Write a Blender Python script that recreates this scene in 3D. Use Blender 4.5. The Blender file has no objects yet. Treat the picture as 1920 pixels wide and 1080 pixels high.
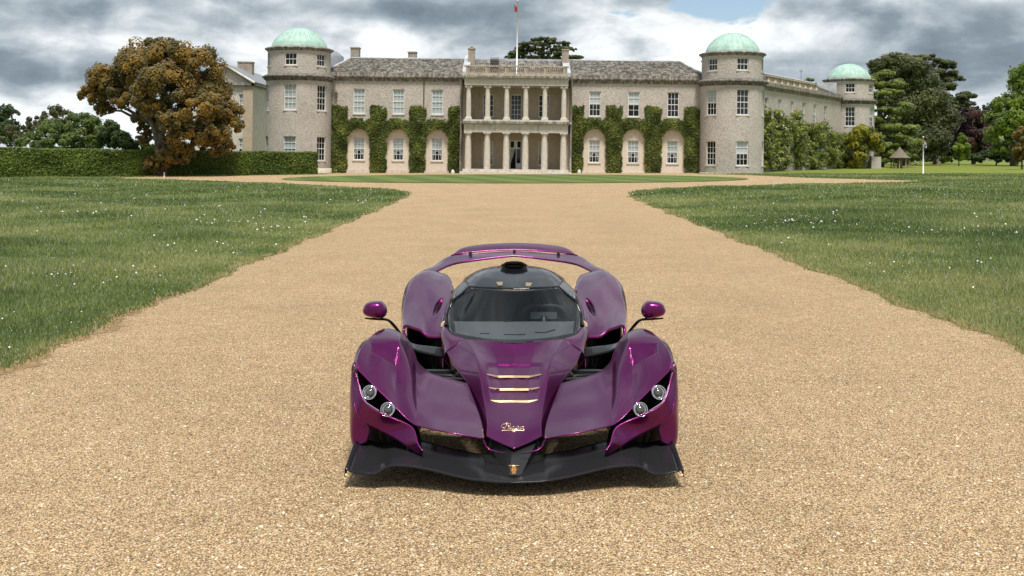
import bpy, bmesh, math, random
import numpy as np
from mathutils import Vector, Matrix
from mathutils.bvhtree import BVHTree
random.seed(7)
RNG = np.random.default_rng(11)
scene = bpy.context.scene
col = scene.collection
R = math.radians

# ------------------------------------------------------------------ camera
FPX, CX, HY, CAMH = 1950.0, 964.0, 286.0, 1.95      # focal length, centre column and horizon row of the 1920 px frame; eye height
cam_d = bpy.data.cameras.new('camera')
cam_d.sensor_width = 36.0
cam_d.lens = 36.0 * FPX / 1920.0
cam_d.shift_x = -(CX - 960.0) / 1920.0
cam_d.shift_y = -(540.0 - HY) / 1920.0
cam_d.clip_start = 0.1
cam_d.clip_end = 4000.0
cam = bpy.data.objects.new('camera', cam_d)
cam.location = (0, 0, CAMH)
cam.rotation_euler = (R(90), 0, 0)
col.objects.link(cam)
scene.camera = cam

# ------------------------------------------------------------------ node helpers
class NT:
    def __init__(self, tree):
        self.t = tree; self.n = tree.nodes; self.l = tree.links
    def new(self, typ, **kw):
        nd = self.n.new(typ)
        for k, v in kw.items():
            if k == 'ins':
                for i, val in v.items():
                    if isinstance(val, bpy.types.NodeSocket): self.l.new(val, nd.inputs[i])
                    else: nd.inputs[i].default_value = val
            else: setattr(nd, k, v)
        return nd
    def math(self, op, a, b=0.0, c=None, clamp=False):
        ins = {0: a, 1: b}
        if c is not None: ins[2] = c
        return self.new('ShaderNodeMath', operation=op, use_clamp=clamp, ins=ins).outputs[0]
    def vmath(self, op, a, b=(0, 0, 0)):
        nd = self.new('ShaderNodeVectorMath', operation=op, ins={0: a, 1: b})
        return nd.outputs['Value'] if op in ('LENGTH', 'DOT_PRODUCT', 'DISTANCE') else nd.outputs[0]
    def ramp(self, fac, stops, interp='LINEAR'):
        nd = self.new('ShaderNodeValToRGB', ins={0: fac})
        cr = nd.color_ramp; cr.interpolation = interp
        while len(cr.elements) < len(stops): cr.elements.new(0.5)
        for e, (p, c) in zip(cr.elements, stops):
            e.position = p; e.color = (*c, 1) if len(c) == 3 else c
        return nd.outputs[0]
    def noise(self, vec, scale, detail=4, rough=0.55, dist=0.0):
        return self.new('ShaderNodeTexNoise', ins={'Vector': vec, 'Scale': scale, 'Detail': detail, 'Roughness': rough, 'Distortion': dist}).outputs['Fac']
    def mix(self, fac, a, b, blend='MIX'):
        nd = self.new('ShaderNodeMix', data_type='RGBA', blend_type=blend)
        for s, v in ((0, fac), (6, a), (7, b)):
            if isinstance(v, bpy.types.NodeSocket): self.l.new(v, nd.inputs[s])
            else: nd.inputs[s].default_value = (*v, 1) if isinstance(v, tuple) and len(v) == 3 else v
        return nd.outputs[2]
    def smooth(self, v, a, b, lo=0.0, hi=1.0):
        return self.new('ShaderNodeMapRange', interpolation_type='SMOOTHSTEP', ins={0: v, 1: a, 2: b, 3: lo, 4: hi}).outputs[0]

# ------------------------------------------------------------------ sky and sun
SUN_EL, SUN_AZ = 67.0, 170.0          # azimuth clockwise from the view direction: high, behind the viewer
world = bpy.data.worlds.new('World'); scene.world = world
world.use_nodes = True
w = NT(world.node_tree); w.n.clear()
sky = w.new('ShaderNodeTexSky', sky_type='NISHITA', sun_disc=False, sun_elevation=R(SUN_EL), sun_rotation=R(SUN_AZ))
bg_sky = w.new('ShaderNodeBackground', ins={0: sky.outputs[0], 1: 0.10})
gen = w.new('ShaderNodeTexCoord').outputs['Generated']
def pdir(px, py):
    v = Vector((px - CX, FPX, HY - py)).normalized(); return tuple(v)
def blob(px, py, rx, rz):             # 1 at a direction, falling to 0
    d = w.vmath('SUBTRACT', gen, pdir(px, py))
    d = w.vmath('MULTIPLY', d, (1 / rx, 1 / rx, 1 / rz))
    return w.smooth(w.vmath('LENGTH', d), 1.0, 0.0)
# cloud layer laid out on a plane overhead, so clouds crowd towards the horizon and widen overhead
zz = w.math('ADD', w.math('MAXIMUM', w.new('ShaderNodeSeparateXYZ', ins={0: gen}).outputs[2], 0.0), .27)
st = w.new('ShaderNodeVectorMath', operation='SCALE', ins={0: gen, 'Scale': w.math('DIVIDE', .34, zz)}).outputs[0]
st_low = st
big = w.noise(w.vmath('ADD', st_low, (3.1, 1.7, 0.4)), 5.0, 3, 0.5, 0.25)
puff = w.noise(w.vmath('ADD', st, (0.7, 5.2, 2.1)), 9.5, 9, 0.55, 0.35)
fine = w.noise(w.vmath('ADD', st, (8.7, 0.2, 1.1)), 26.0, 7, 0.6, 0.3)
low = w.vmath('MULTIPLY', gen, (1.0, 1.0, 1.7))
heap = w.noise(w.vmath('ADD', low, (4.4, 2.3, 6.1)), 15.0, 9, 0.54, 0.25)          # heaped cumulus seen side-on near the horizon
heap = w.math('MULTIPLY', w.math('SUBTRACT', heap, 0.5), w.smooth(w.new('ShaderNodeSeparateXYZ', ins={0: gen}).outputs[2], .5, .2))
shade = w.math('MULTIPLY_ADD', heap, 0.85, w.math('MULTIPLY_ADD', big, 0.60, 0.115))
shade = w.math('MULTIPLY_ADD', w.math('SUBTRACT', puff, 0.5), 0.60, shade)
shade = w.math('MULTIPLY_ADD', w.math('SUBTRACT', fine, 0.5), 0.20, shade)
for px, py, rx, rz, a in ((1120, 70, .17, .055, .11), (1270, 90, .13, .05, .16), (1460, 70, .12, .05, .14), (520, 100, .2, .035, .16), (620, 25, .1, .04, .10),
                          (40, 215, .22, .035, .20), (1700, 210, .2, .035, .08),
                          (130, 130, .24, .03, -.22), (250, 30, .3, .03, -.10), (760, 20, .16, .02, -.22), (900, 40, .14, .03, -.08),
                          (1780, 110, .20, .035, -.22), (1560, 20, .16, .02, -.16), (1850, 40, .15, .03, -.12)):
    shade = w.math('MULTIPLY_ADD', blob(px, py, rx, rz), a, shade)
cloud_col = w.ramp(shade, [(0.0, (.13, .168, .205)), (0.2, (.20, .245, .285)), (0.38, (.37, .42, .46)), (0.54, (.64, .67, .69)), (0.72, (.90, .92, .93)), (1.0, (1.05, 1.05, 1.05))])
bg_cloud = w.new('ShaderNodeBackground', ins={0: cloud_col, 1: 1.0})
hole = w.math('MULTIPLY_ADD', blob(1365, 0, .085, .036), 0.68, w.math('MULTIPLY_ADD', puff, 1.5, w.math('MULTIPLY', fine, 0.7)))
hole = w.smooth(hole, 1.40, 1.56)
mixs = w.new('ShaderNodeMixShader', ins={0: hole, 1: bg_cloud.outputs[0], 2: bg_sky.outputs[0]})
out = w.new('ShaderNodeOutputWorld'); w.l.new(mixs.outputs[0], out.inputs[0])

sun_d = bpy.data.lights.new('sun', 'SUN')
sun_d.energy = 3.7; sun_d.angle = R(14.0); sun_d.color = (1.0, 0.955, 0.89)
sun = bpy.data.objects.new('sun', sun_d)
sun.rotation_euler = (R(90 - SUN_EL), 0, R(180 - SUN_AZ))
sun.location = (40, -30, 90)
col.objects.link(sun)

scene.view_settings.view_transform = 'Standard'
scene.view_settings.look = 'None'
scene.view_settings.exposure = 0.45
scene.view_settings.gamma = 1.0
scene.view_settings.use_curve_mapping = False
scene.cycles.max_bounces = 8
scene.cycles.diffuse_bounces = 3
scene.cycles.glossy_bounces = 4
scene.cycles.transparent_max_bounces = 10
scene.cycles.caustics_reflective = False
scene.cycles.caustics_refractive = False
scene.cycles.use_denoising = True

# ------------------------------------------------------------------ materials
def base_mat(name):
    m = bpy.data.materials.new(name); m.use_nodes = True
    t = NT(m.node_tree)
    return m, t, t.n['Principled BSDF']
def setp(p, **kw):
    names = {'rough': 'Roughness', 'metal': 'Metallic', 'coat': 'Coat Weight', 'coat_rough': 'Coat Roughness', 'spec': 'Specular IOR Level', 'base': 'Base Color', 'alpha': 'Alpha', 'ior': 'IOR', 'trans': 'Transmission Weight', 'sheen': 'Sheen Weight'}
    for k, v in kw.items():
        if k == 'base': v = (*v, 1)
        p.inputs[names[k]].default_value = v
def plain(name, c, rough=.5, var=.0, scale=8.0, bump=0.0, bscale=30.0, **kw):
    m, t, p = base_mat(name); setp(p, base=c, rough=rough, **kw)
    if var or bump:
        tc = t.new('ShaderNodeTexCoord').outputs['Object']
        if var:
            n = t.noise(tc, scale, 6, .6)
            lo = tuple(x * (1 - var) for x in c); hi = tuple(min(1, x * (1 + var)) for x in c)
            t.l.new(t.ramp(n, [(.3, lo), (.7, hi)]), p.inputs['Base Color'])
        if bump:
            b = t.new('ShaderNodeBump', ins={'Strength': bump, 'Distance': .02, 'Height': t.noise(tc, bscale, 5, .6)})
            t.l.new(b.outputs[0], p.inputs['Normal'])
    return m
def ramped(name, stops, scale, rough=.8, bump=.3, bscale=None, second=None, voronoi=False, bdist=.02, detail=6):
    m, t, p = base_mat(name); setp(p, rough=rough)
    tc = t.new('ShaderNodeTexCoord').outputs['Object']
    n = t.noise(tc, scale, detail, .6)
    c = t.ramp(n, stops)
    if second:
        s2, cc, f0, f1 = second
        c = t.mix(t.smooth(t.noise(tc, s2, 5, .6), f0, f1), c, cc)
    t.l.new(c, p.inputs['Base Color'])
    if bump:
        b = t.new('ShaderNodeBump', ins={'Strength': bump, 'Distance': bdist, 'Height': t.noise(tc, bscale or scale, 5, .65)})
        t.l.new(b.outputs[0], p.inputs['Normal'])
    return m
def leafy(name, c0, c1, c2, scale=.6, trans=.35, rough=.55, fior=1.16):
    """foliage: colour runs over three tones with the leaf's own random value and a slow drift through the crown"""
    m, t, p = base_mat(name); t.n.remove(p)
    a = t.new('ShaderNodeAttribute', attribute_name='var').outputs['Fac']
    tc = t.new('ShaderNodeTexCoord').outputs['Object']
    f = t.math('MULTIPLY_ADD', t.noise(tc, scale, 4, .6), .9, t.math('MULTIPLY_ADD', a, .55, -.22))
    c = t.ramp(f, [(.2, c0), (.5, c1), (.8, c2)])
    d = t.new('ShaderNodeBsdfDiffuse', ins={0: c})
    tr = t.new('ShaderNodeBsdfTranslucent', ins={0: c})
    mx = t.new('ShaderNodeMixShader', ins={0: trans, 1: d.outputs[0], 2: tr.outputs[0]})
    g = t.new('ShaderNodeBsdfGlossy', ins={0: (1, 1, 1, 1), 1: rough})
    fr = t.new('ShaderNodeFresnel', ins={0: fior})
    mx2 = t.new('ShaderNodeMixShader', ins={0: fr.outputs[0], 1: mx.outputs[0], 2: g.outputs[0]})
    t.l.new(mx2.outputs[0], t.n['Material Output'].inputs[0])
    return m

# ------------------------------------------------------------------ mesh helpers
def mesh_np(name, verts, faces, smooth=False, var=None):
    """verts Nx3, faces MxK array of one arity or a list of lists"""
    me = bpy.data.meshes.new(name)
    verts = np.asarray(verts, dtype=np.float32)
    if isinstance(faces, np.ndarray):
        m_, k = faces.shape
        me.vertices.add(len(verts)); me.vertices.foreach_set('co', verts.ravel())
        me.loops.add(m_ * k); me.loops.foreach_set('vertex_index', faces.astype(np.int32).ravel())
        me.polygons.add(m_); me.polygons.foreach_set('loop_start', np.arange(0, m_ * k, k, dtype=np.int32))
        me.update(calc_edges=True)
    else:
        me.from_pydata([tuple(map(float, v)) for v in verts], [], faces)
        me.update()
    if smooth: me.polygons.foreach_set('use_smooth', np.ones(len(me.polygons), dtype=bool))
    if var is not None:
        at = me.attributes.new('var', 'FLOAT', 'FACE'); at.data.foreach_set('value', np.asarray(var, dtype=np.float32))
    return me
def obj(name, me, m=None, parent=None, kind=None, label=None, cat=None, group=None):
    o = bpy.data.objects.new(name, me); col.objects.link(o)
    if m is not None and me is not None and not me.materials: me.materials.append(m)
    if parent is not None:
        o.parent = parent
        if parent.type == 'EMPTY': o.location = -Vector(parent.location)
    if kind: o['kind'] = kind
    if label: o['label'] = label
    if cat: o['category'] = cat
    if group: o['group'] = group
    return o
def thing(name, label, cat, loc, group=None):
    o = bpy.data.objects.new(name, None); o.empty_display_size = .3; col.objects.link(o)
    o.location = loc; o['label'] = label; o['category'] = cat
    if group: o['group'] = group
    return o
class MB:
    """collects verts and faces of one mesh"""
    def __init__(self): self.v = []; self.f = []; self.sm = []
    def face(self, pts, smooth=False):
        i = len(self.v); self.v += [tuple(p) for p in pts]; self.f.append(list(range(i, i + len(pts)))); self.sm.append(smooth)
    def box(self, x0, x1, y0, y1, z0, z1):
        i = len(self.v)
        self.v += [(x0, y0, z0), (x1, y0, z0), (x1, y1, z0), (x0, y1, z0), (x0, y0, z1), (x1, y0, z1), (x1, y1, z1), (x0, y1, z1)]
        for q in ((0, 3, 2, 1), (4, 5, 6, 7), (0, 1, 5, 4), (1, 2, 6, 5), (2, 3, 7, 6), (3, 0, 4, 7)):
            self.f.append([i + k for k in q]); self.sm.append(False)
    def lathe(self, cx, cy, prof, n=24, a0=0.0, a1=2 * math.pi, smooth=True, cap=True):
        i = len(self.v); full = abs(a1 - a0 - 2 * math.pi) < 1e-6
        m_ = n if full else n + 1
        for r, z in prof:
            for k in range(m_):
                a = a0 + (a1 - a0) * k / n
                self.v.append((cx + r * math.sin(a), cy - r * math.cos(a), z))
        for j in range(len(prof) - 1):
            for k in range(n):
                k2 = (k + 1) % m_
                self.f.append([i + j * m_ + k, i + j * m_ + k2, i + (j + 1) * m_ + k2, i + (j + 1) * m_ + k]); self.sm.append(smooth)
        if cap and full:
            self.f.append([i + (len(prof) - 1) * m_ + k for k in range(m_)]); self.sm.append(False)
            self.f.append([i + k for k in reversed(range(m_))]); self.sm.append(False)
    def tube(self, pts, rad, n=8, cap=True, flat=None):
        """round bar along a polyline; rad a number or one per point; flat = (axis scale) squashes the ring"""
        pts = [Vector(p) for p in pts]; i = len(self.v); k_ = len(pts)
        rads = rad if hasattr(rad, '__len__') else [rad] * k_
        up = Vector((0, 0, 1))
        for j, p in enumerate(pts):
            t = (pts[min(j + 1, k_ - 1)] - pts[max(j - 1, 0)]).normalized()
            a = t.cross(up)
            if a.length < 1e-3: a = t.cross(Vector((0, 1, 0)))
            a.normalize(); b = a.cross(t)
            if j and a.dot(prev) < 0: a, b = -a, -b
            prev = a
            fa, fb = flat if flat else (1, 1)
            for q in range(n):
                an = 2 * math.pi * q / n
                self.v.append(tuple(p + a * (rads[j] * fa * math.cos(an)) + b * (rads[j] * fb * math.sin(an))))
        for j in range(k_ - 1):
            for q in range(n):
                self.f.append([i + j * n + q, i + j * n + (q + 1) % n, i + (j + 1) * n + (q + 1) % n, i + (j + 1) * n + q]); self.sm.append(True)
        if cap:
            self.f.append([i + q for q in range(n)]); self.sm.append(False)
            self.f.append([i + (k_ - 1) * n + q for q in reversed(range(n))]); self.sm.append(False)
    def mesh(self, name):
        me = bpy.data.meshes.new(name); me.from_pydata(self.v, [], self.f); me.update()
        me.polygons.foreach_set('use_smooth', np.array(self.sm, dtype=bool))
        return me
    def build(self, name, m, parent=None, **kw): return obj(name, self.mesh(name), m, parent, **kw)
def in_poly(P, poly):
    x, y = P[:, 0], P[:, 1]; ins = np.zeros(len(P), bool); n = len(poly); j = n - 1
    for i in range(n):
        xi, yi = poly[i]; xj, yj = poly[j]
        c = ((yi > y) != (yj > y)) & (x < (xj - xi) * (y - yi) / (yj - yi + 1e-12) + xi)
        ins ^= c; j = i
    return ins
def W(px, py, Y):
    """world point seen at a pixel of the 1920 frame at depth Y"""
    s = FPX / Y
    return Vector(((px - CX) / s, Y, CAMH - (py - HY) / s))
def G(px, py):
    """ground point seen at a pixel"""
    Y = CAMH * FPX / (py - HY); return ((px - CX) * Y / FPX, Y)
# ================================================================== ground
def grass_ground(name, c0, c1, c2, scale=.5, bump=.6):
    m, t, p = base_mat(name); setp(p, rough=.9, spec=.15)
    tc = t.new('ShaderNodeTexCoord').outputs['Object']
    f = t.math('MULTIPLY_ADD', t.noise(tc, 14.0, 6, .7), .55, t.math('MULTIPLY', t.noise(tc, scale, 5, .6), .45))
    t.l.new(t.ramp(f, [(.32, c0), (.5, c1), (.68, c2)]), p.inputs['Base Color'])
    b = t.new('ShaderNodeBump', ins={'Strength': bump, 'Distance': .05, 'Height': t.noise(tc, 40.0, 5, .7)})
    t.l.new(b.outputs[0], p.inputs['Normal'])
    return m
M = {}
M['turf'] = grass_ground('turf', (.062, .088, .025), (.12, .160, .045), (.20, .215, .08))
M['meadow'] = grass_ground('meadow', (.09, .125, .025), (.15, .185, .032), (.25, .245, .04), .25)
def lawn_mat():
    m, t, p = base_mat('mown_lawn'); setp(p, rough=.9, spec=.15)
    tc = t.new('ShaderNodeTexCoord').outputs['Object']
    sx = t.new('ShaderNodeSeparateXYZ', ins={0: tc})
    d = t.math('ADD', sx.outputs[0], t.math('MULTIPLY', sx.outputs[1], .28))
    stripe = t.smooth(t.math('SINE', t.math('MULTIPLY', d, math.pi / 1.9)), -.35, .35)
    n = t.noise(tc, 9.0, 6, .7)
    a = t.ramp(n, [(.3, (.060, .090, .022)), (.7, (.10, .135, .038))])
    b = t.ramp(n, [(.3, (.085, .120, .030)), (.7, (.135, .175, .05))])
    t.l.new(t.mix(stripe, a, b), p.inputs['Base Color'])
    return m
M['lawn'] = lawn_mat()
def gravel_mat():
    m, t, p = base_mat('pea_gravel'); setp(p, rough=.75, spec=.3)
    tc = t.new('ShaderNodeTexCoord').outputs['Object']
    v1 = t.new('ShaderNodeTexVoronoi', feature='F1', ins={'Vector': tc, 'Scale': 112.0, 'Randomness': 1.0})
    wh = t.new('ShaderNodeTexWhiteNoise', noise_dimensions='3D', ins={'Vector': v1.outputs['Position']})
    stone = t.ramp(wh.outputs['Value'], [(.0, (.10, .068, .045)), (.10, (.24, .155, .088)), (.28, (.50, .32, .165)), (.55, (.68, .475, .262)), (.78, (.77, .58, .35)), (.92, (.86, .745, .575)), (1.0, (.45, .39, .33))])
    gap = t.smooth(v1.outputs['Distance'], .30, .75)
    stone = t.mix(t.math('MULTIPLY', gap, .72), stone, (.13, .078, .042))  # shade between the stones put into the colour
    big = t.noise(tc, .55, 5, .6)
    tint = t.ramp(big, [(.3, (.86, .845, .79)), (.5, (.96, .945, .885)), (.7, (1.03, 1.015, .95))])
    med = t.noise(tc, 5.0, 4, .65)
    tint2 = t.ramp(med, [(.3, (.86, .85, .83)), (.7, (1.05, 1.05, 1.03))])
    c = t.mix(1.0, stone, tint, 'MULTIPLY'); c = t.mix(1.0, c, tint2, 'MULTIPLY')
    t.l.new(c, p.inputs['Base Color'])
    h = t.math('SUBTRACT', 1.0, v1.outputs['Distance'])
    h = t.math('MULTIPLY_ADD', wh.outputs['Value'], .5, h)
    b = t.new('ShaderNodeBump', ins={'Strength': .9, 'Distance': .009, 'Height': h})
    b2 = t.new('ShaderNodeBump', ins={'Strength': .35, 'Distance': .05, 'Height': med, 'Normal': b.outputs[0]})
    t.l.new(b2.outputs[0], p.inputs['Normal'])
    return m
M['gravel'] = gravel_mat()
def soil_mat():
    m, t, p = base_mat('verge_soil'); setp(p, rough=.95, spec=.15)
    tc = t.new('ShaderNodeTexCoord').outputs['Object']
    t.l.new(t.ramp(t.noise(tc, 22.0, 6, .7), [(.3, (.15, .095, .05)), (.55, (.29, .19, .10)), (.75, (.42, .29, .16))]), p.inputs['Base Color'])
    e = t.new('ShaderNodeAttribute', attribute_name='edge').outputs['Fac']
    n = t.math('MULTIPLY_ADD', t.noise(tc, 28.0, 6, .7), 1.0, t.math('MULTIPLY', t.noise(tc, 3.0, 4, .6), .9))
    a = t.smooth(t.math('SUBTRACT', n, t.math('MULTIPLY', e, .9)), .42, .62)   # ragged worn patches that thin out towards the gravel
    t.l.new(a, p.inputs['Alpha'])
    return m
M['soil'] = soil_mat()

def sheet(name, poly, z, m, **kw):
    bm = bmesh.new(); vs = [bm.verts.new((x, y, z)) for x, y in poly]
    f = bm.faces.new(vs); f.normal_update()
    if f.normal.z < 0: f.normal_flip()
    bmesh.ops.triangulate(bm, faces=bm.faces[:]); me = bpy.data.meshes.new(name); bm.to_mesh(me); bm.free()
    return obj(name, me, m, **kw)
sheet('ground', [(-1500, -60), (1500, -60), (1500, 2500), (-1500, 2500)], -.012, M['turf'], kind='structure')
sheet('meadow', [(22, 103), (34, 99), (120, 99), (240, 160), (240, 215), (20, 215)], -.008, M['meadow'], kind='structure')

def wob(pts, step=.35, amp=.10, freq=1.3, seed=0, closed=False):
    """resample a polyline and roughen it like a worn grass edge"""
    out = []; rr = np.random.default_rng(seed); ph = rr.uniform(0, 6.28, 8)
    pts = list(pts) + ([pts[0]] if closed else [])
    for (x0, y0), (x1, y1) in zip(pts[:-1], pts[1:]):
        L = math.hypot(x1 - x0, y1 - y0); n = max(1, int(L / max(step, .006 * (y0 + y1) / 2)))
        nx, ny = -(y1 - y0) / L, (x1 - x0) / L
        for k in range(n):
            f = k / n; x = x0 + (x1 - x0) * f; y = y0 + (y1 - y0) * f
            a = amp * (math.sin(freq * (x + y) + ph[0]) * .5 + math.sin(freq * 2.7 * (x * .6 + y) + ph[1]) * .3 + math.sin(freq * 6.1 * (y - x * .3) + ph[2]) * .25 + rr.uniform(-.3, .3))
            out.append((x + nx * a, y + ny * a))
    if not closed: out.append(pts[-1])
    return out
EDGE_L = wob([(-4.62, -14), (-4.62, 8), (-4.6, 20), (-4.62, 36), (-4.72, 47)] , amp=.13, seed=1)
CURVE_L = wob([(-4.72, 47), (-5.0, 50), (-6.2, 53.6), (-8.0, 56.8), (-11.8, 62.0), (-18, 68.5), (-24.4, 74.3), (-29.5, 78.2)], amp=.12, freq=.6, seed=2)
TOP = [(-29.5, 78.2), (-31, 80.5), (-28.5, 83.6), (-22, 88.6), (-17.2, 92.6), (-16.9, 96.2), (-16.9, 99.5), (16.9, 99.5), (16.9, 95.2), (18.2, 93.2), (20.3, 89.4), (22.5, 80.5), (26.5, 74), (28.5, 70.8)]
CURVE_R = wob([(28.5, 70.8), (23.6, 67.4), (15.9, 62.6), (10.3, 58.6), (6.9, 53.6), (5.5, 49.6), (5.05, 46)], amp=.12, freq=.6, seed=3)
EDGE_R = wob([(5.05, 46), (4.98, 30), (4.98, 18), (5.0, 8), (5.0, -14)], amp=.13, seed=4)
GRAVEL = EDGE_L[:-1] + CURVE_L[:-1] + TOP[:-1] + CURVE_R[:-1] + EDGE_R
sheet('gravel_drive', GRAVEL, 0.0, M['gravel'], kind='structure')
ell = [(.05 + 17.4 * math.cos(a), 78.6 + 13.0 * math.sin(a)) for a in np.linspace(0, 2 * math.pi, 120, endpoint=False)]
LAWN = wob(ell, step=.5, amp=.05, seed=5, closed=True)
sheet('mown_oval_lawn', LAWN, .03, M['lawn'], kind='structure')
# worn soil along the edge of the drive, partly under the gravel
for side, E in ((-1, EDGE_L + CURVE_L[1:12]), (1, CURVE_R[-12:-1] + EDGE_R)):
    rr = np.random.default_rng(21 + side)
    ph = rr.uniform(0, 6, 3)
    inner, outer = [], []
    for x, y in E:
        wd = .02 + .05 * max(0, math.sin(y * .55 + ph[0]) + .5 * math.sin(y * 1.9 + ph[1])) + .06 * rr.random()
        near = max(0, 1 - abs(y - (10 if side < 0 else 12)) / 6)
        inner.append((x - side * (wd * 1.2 + .10 + .45 * near * (.6 + .4 * math.sin(y * 2.3))  * (side < 0)), y)); outer.append((x + side * (wd * .7 + .16), y))
    n = len(E); v = [(x, y, .004) for x, y in inner] + [(x, y, .004) for x, y in outer]
    f = [[i, i + 1, n + i + 1, n + i] if side < 0 else [i + 1, i, n + i, n + i + 1] for i in range(n - 1)]
    me = mesh_np('verge_soil', v, f)
    at = me.attributes.new('edge', 'FLOAT', 'POINT'); at.data.foreach_set('value', np.array([1.0] * n + [0.0] * n, dtype=np.float32))
    obj('verge_soil', me, M['soil'], kind='structure')

# ------------------------------------------------------------------ grass blades and flowers (stuff)
M['blade'] = leafy('grass_blade', (.10, .148, .046), (.20, .262, .082), (.39, .39, .165), .35, .42, fior=1.08)
M['petal'] = plain('petal', (.80, .80, .74), .7)
M['butter'] = plain('buttercup', (.75, .50, .02), .6)
poly_np = np.array(GRAVEL)
def patchy(x, y, s, seed=0):
    return (np.sin(x * s + 1.7 * np.sin(y * s * .7 + seed)) + np.sin(y * s * 1.3 + 2.1 * np.sin(x * s * .6 + 2 + seed)) + np.sin((x + y) * s * .45 + seed * 2)) / 3
def grass_points(n, d0, d1, power, rng):
    u = rng.random(n); d = d0 * (d1 / d0) ** (u ** power)
    x = np.where(rng.random(n) < .74, rng.uniform(-.53, .53, n), rng.uniform(.53, 1.05, n) * np.where(rng.random(n) < .5, -1, 1)) * d; y = d
    P = np.stack([x, y], 1)
    keep = ~in_poly(P + rng.normal(0, .05, P.shape), GRAVEL)
    return P[keep]
def blades(name, n, d0, d1, power, label_kind='stuff', wmul=1.0):
    P = grass_points(n, d0, d1, power, RNG)
    x, y = P[:, 0], P[:, 1]; k = len(P)
    off = np.where(x < 0, -x - 4.62, x - 5.0)
    mown = np.clip((off - 1.2) / 1.4, 0, 1); mown[y > 47] = 1
    tall = np.clip(patchy(x, y, .75) * .9 + patchy(x, y, 2.3, 3) * .5 + .45, 0, 1)
    h = (.035 + .025 * RNG.random(k)) + mown * (.03 + .12 * tall) * RNG.uniform(.5, 1.1, k)
    h *= np.clip(1.0 - (y - 40) / 90, .5, 1)
    wd = np.maximum(.005, .00065 * y) * RNG.uniform(.7, 1.4, k) * wmul
    a = RNG.uniform(0, 2 * np.pi, k); ln = RNG.uniform(.15, .75, k) * h
    la = RNG.uniform(0, 2 * np.pi, k)
    p0 = np.stack([x - np.cos(a) * wd, y - np.sin(a) * wd, np.full(k, -.015)], 1)
    p1 = np.stack([x + np.cos(a) * wd, y + np.sin(a) * wd, np.full(k, -.015)], 1)
    p2 = np.stack([x + np.cos(la) * ln, y + np.sin(la) * ln, h], 1)
    V = np.stack([p0, p1, p2], 1).reshape(-1, 3)
    F = np.arange(3 * k).reshape(-1, 3)
    dry = np.clip(RNG.normal(.46, .22, k) + .5 * patchy(x, y, .45, 5) + .25 * patchy(x, y, 1.7, 8) + (1 - mown) * .24, 0, 1)
    return obj(name, mesh_np(name, V, F, var=dry), M['blade'], kind=label_kind)
blades('meadow_grass', 800000, 7.0, 40.0, 1.0)
blades('meadow_grass', 340000, 36.0, 96.0, .9, wmul=1.3)
def flowers(name, n, m, seed, white):
    rng = np.random.default_rng(seed)
    P = grass_points(n, 7.5, 75, .9, rng); x, y = P[:, 0], P[:, 1]
    dens = patchy(x, y, .9, seed) + .7 * patchy(x, y, 2.9, seed + 1)
    off = np.where(x < 0, -x - 4.62, x - 5.0)
    near_edge = (off < 3.2) & (off > .35)
    keep = rng.random(len(P)) < np.clip(-.05 + .95 * dens + .28 * near_edge, .02, .95) * (.6 if white else .5)
    x, y = x[keep], y[keep]; off = off[keep]; k = len(x)
    clock = rng.random(k) < (.16 if white else 0)
    r = np.where(clock, rng.uniform(.014, .022, k), rng.uniform(.005, .010, k)) * np.clip(y / 16, .7, 1.7)
    z = np.where(off < 1.6, rng.uniform(.04, .08, k), rng.uniform(.09, .22, k)) + np.where(clock, .06, 0)
    t = np.array([(1, 0, 0), (0, 1, 0), (-1, 0, 0), (0, -1, 0), (0, 0, .8), (0, 0, -.8)])
    V = (np.stack([x, y, z], 1)[:, None, :] + t[None] * r[:, None, None]).reshape(-1, 3)
    f = np.array([(0, 1, 4), (1, 2, 4), (2, 3, 4), (3, 0, 4), (1, 0, 5), (2, 1, 5), (3, 2, 5), (0, 3, 5)])
    F = (np.arange(k)[:, None, None] * 6 + f[None]).reshape(-1, 3)
    return obj(name, mesh_np(name, V, F), m, kind='stuff')
flowers('white_meadow_flowers', 23000, M['petal'], 3, True)
flowers('yellow_meadow_flowers', 4500, M['butter'], 9, False)

# ------------------------------------------------------------------ loose larger pebbles lying on the drive (stuff)
def pebble_mat():
    m, t, p = base_mat('loose_pebbles'); setp(p, rough=.7, spec=.3)
    a = t.new('ShaderNodeAttribute', attribute_name='var').outputs['Fac']
    t.l.new(t.ramp(a, [(0, (.16, .11, .07)), (.25, (.40, .27, .15)), (.55, (.60, .44, .27)), (.8, (.72, .60, .44)), (1, (.50, .46, .42))]), p.inputs['Base Color'])
    return m
rg = np.random.default_rng(77); k = 14000
d = 3.6 * (17 / 3.6) ** rg.random(k); P_ = np.stack([rg.uniform(-.6, .6, k) * d, d], 1); P_ = P_[in_poly(P_, GRAVEL)]; k = len(P_)
t6 = np.array([(1, 0, 0), (.3, .95, 0), (-.8, .6, 0), (-.8, -.6, 0), (.3, -.95, 0), (.1, .1, .62)])
r_ = rg.uniform(.005, .0095, k) * np.where(rg.random(k) < .06, 1.5, 1.0); an = rg.uniform(0, 6.283, k); ca_, sa_ = np.cos(an), np.sin(an); asp = rg.uniform(.65, 1.0, k)
tx = t6[None, :, 0] * ca_[:, None] - t6[None, :, 1] * (sa_ * asp)[:, None]; ty = t6[None, :, 0] * sa_[:, None] + t6[None, :, 1] * (ca_ * asp)[:, None]
V = np.stack([P_[:, :1] + tx * r_[:, None], P_[:, 1:] + ty * r_[:, None], np.broadcast_to(t6[None, :, 2], tx.shape) * r_[:, None] + .0005], 2).reshape(-1, 3)
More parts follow.
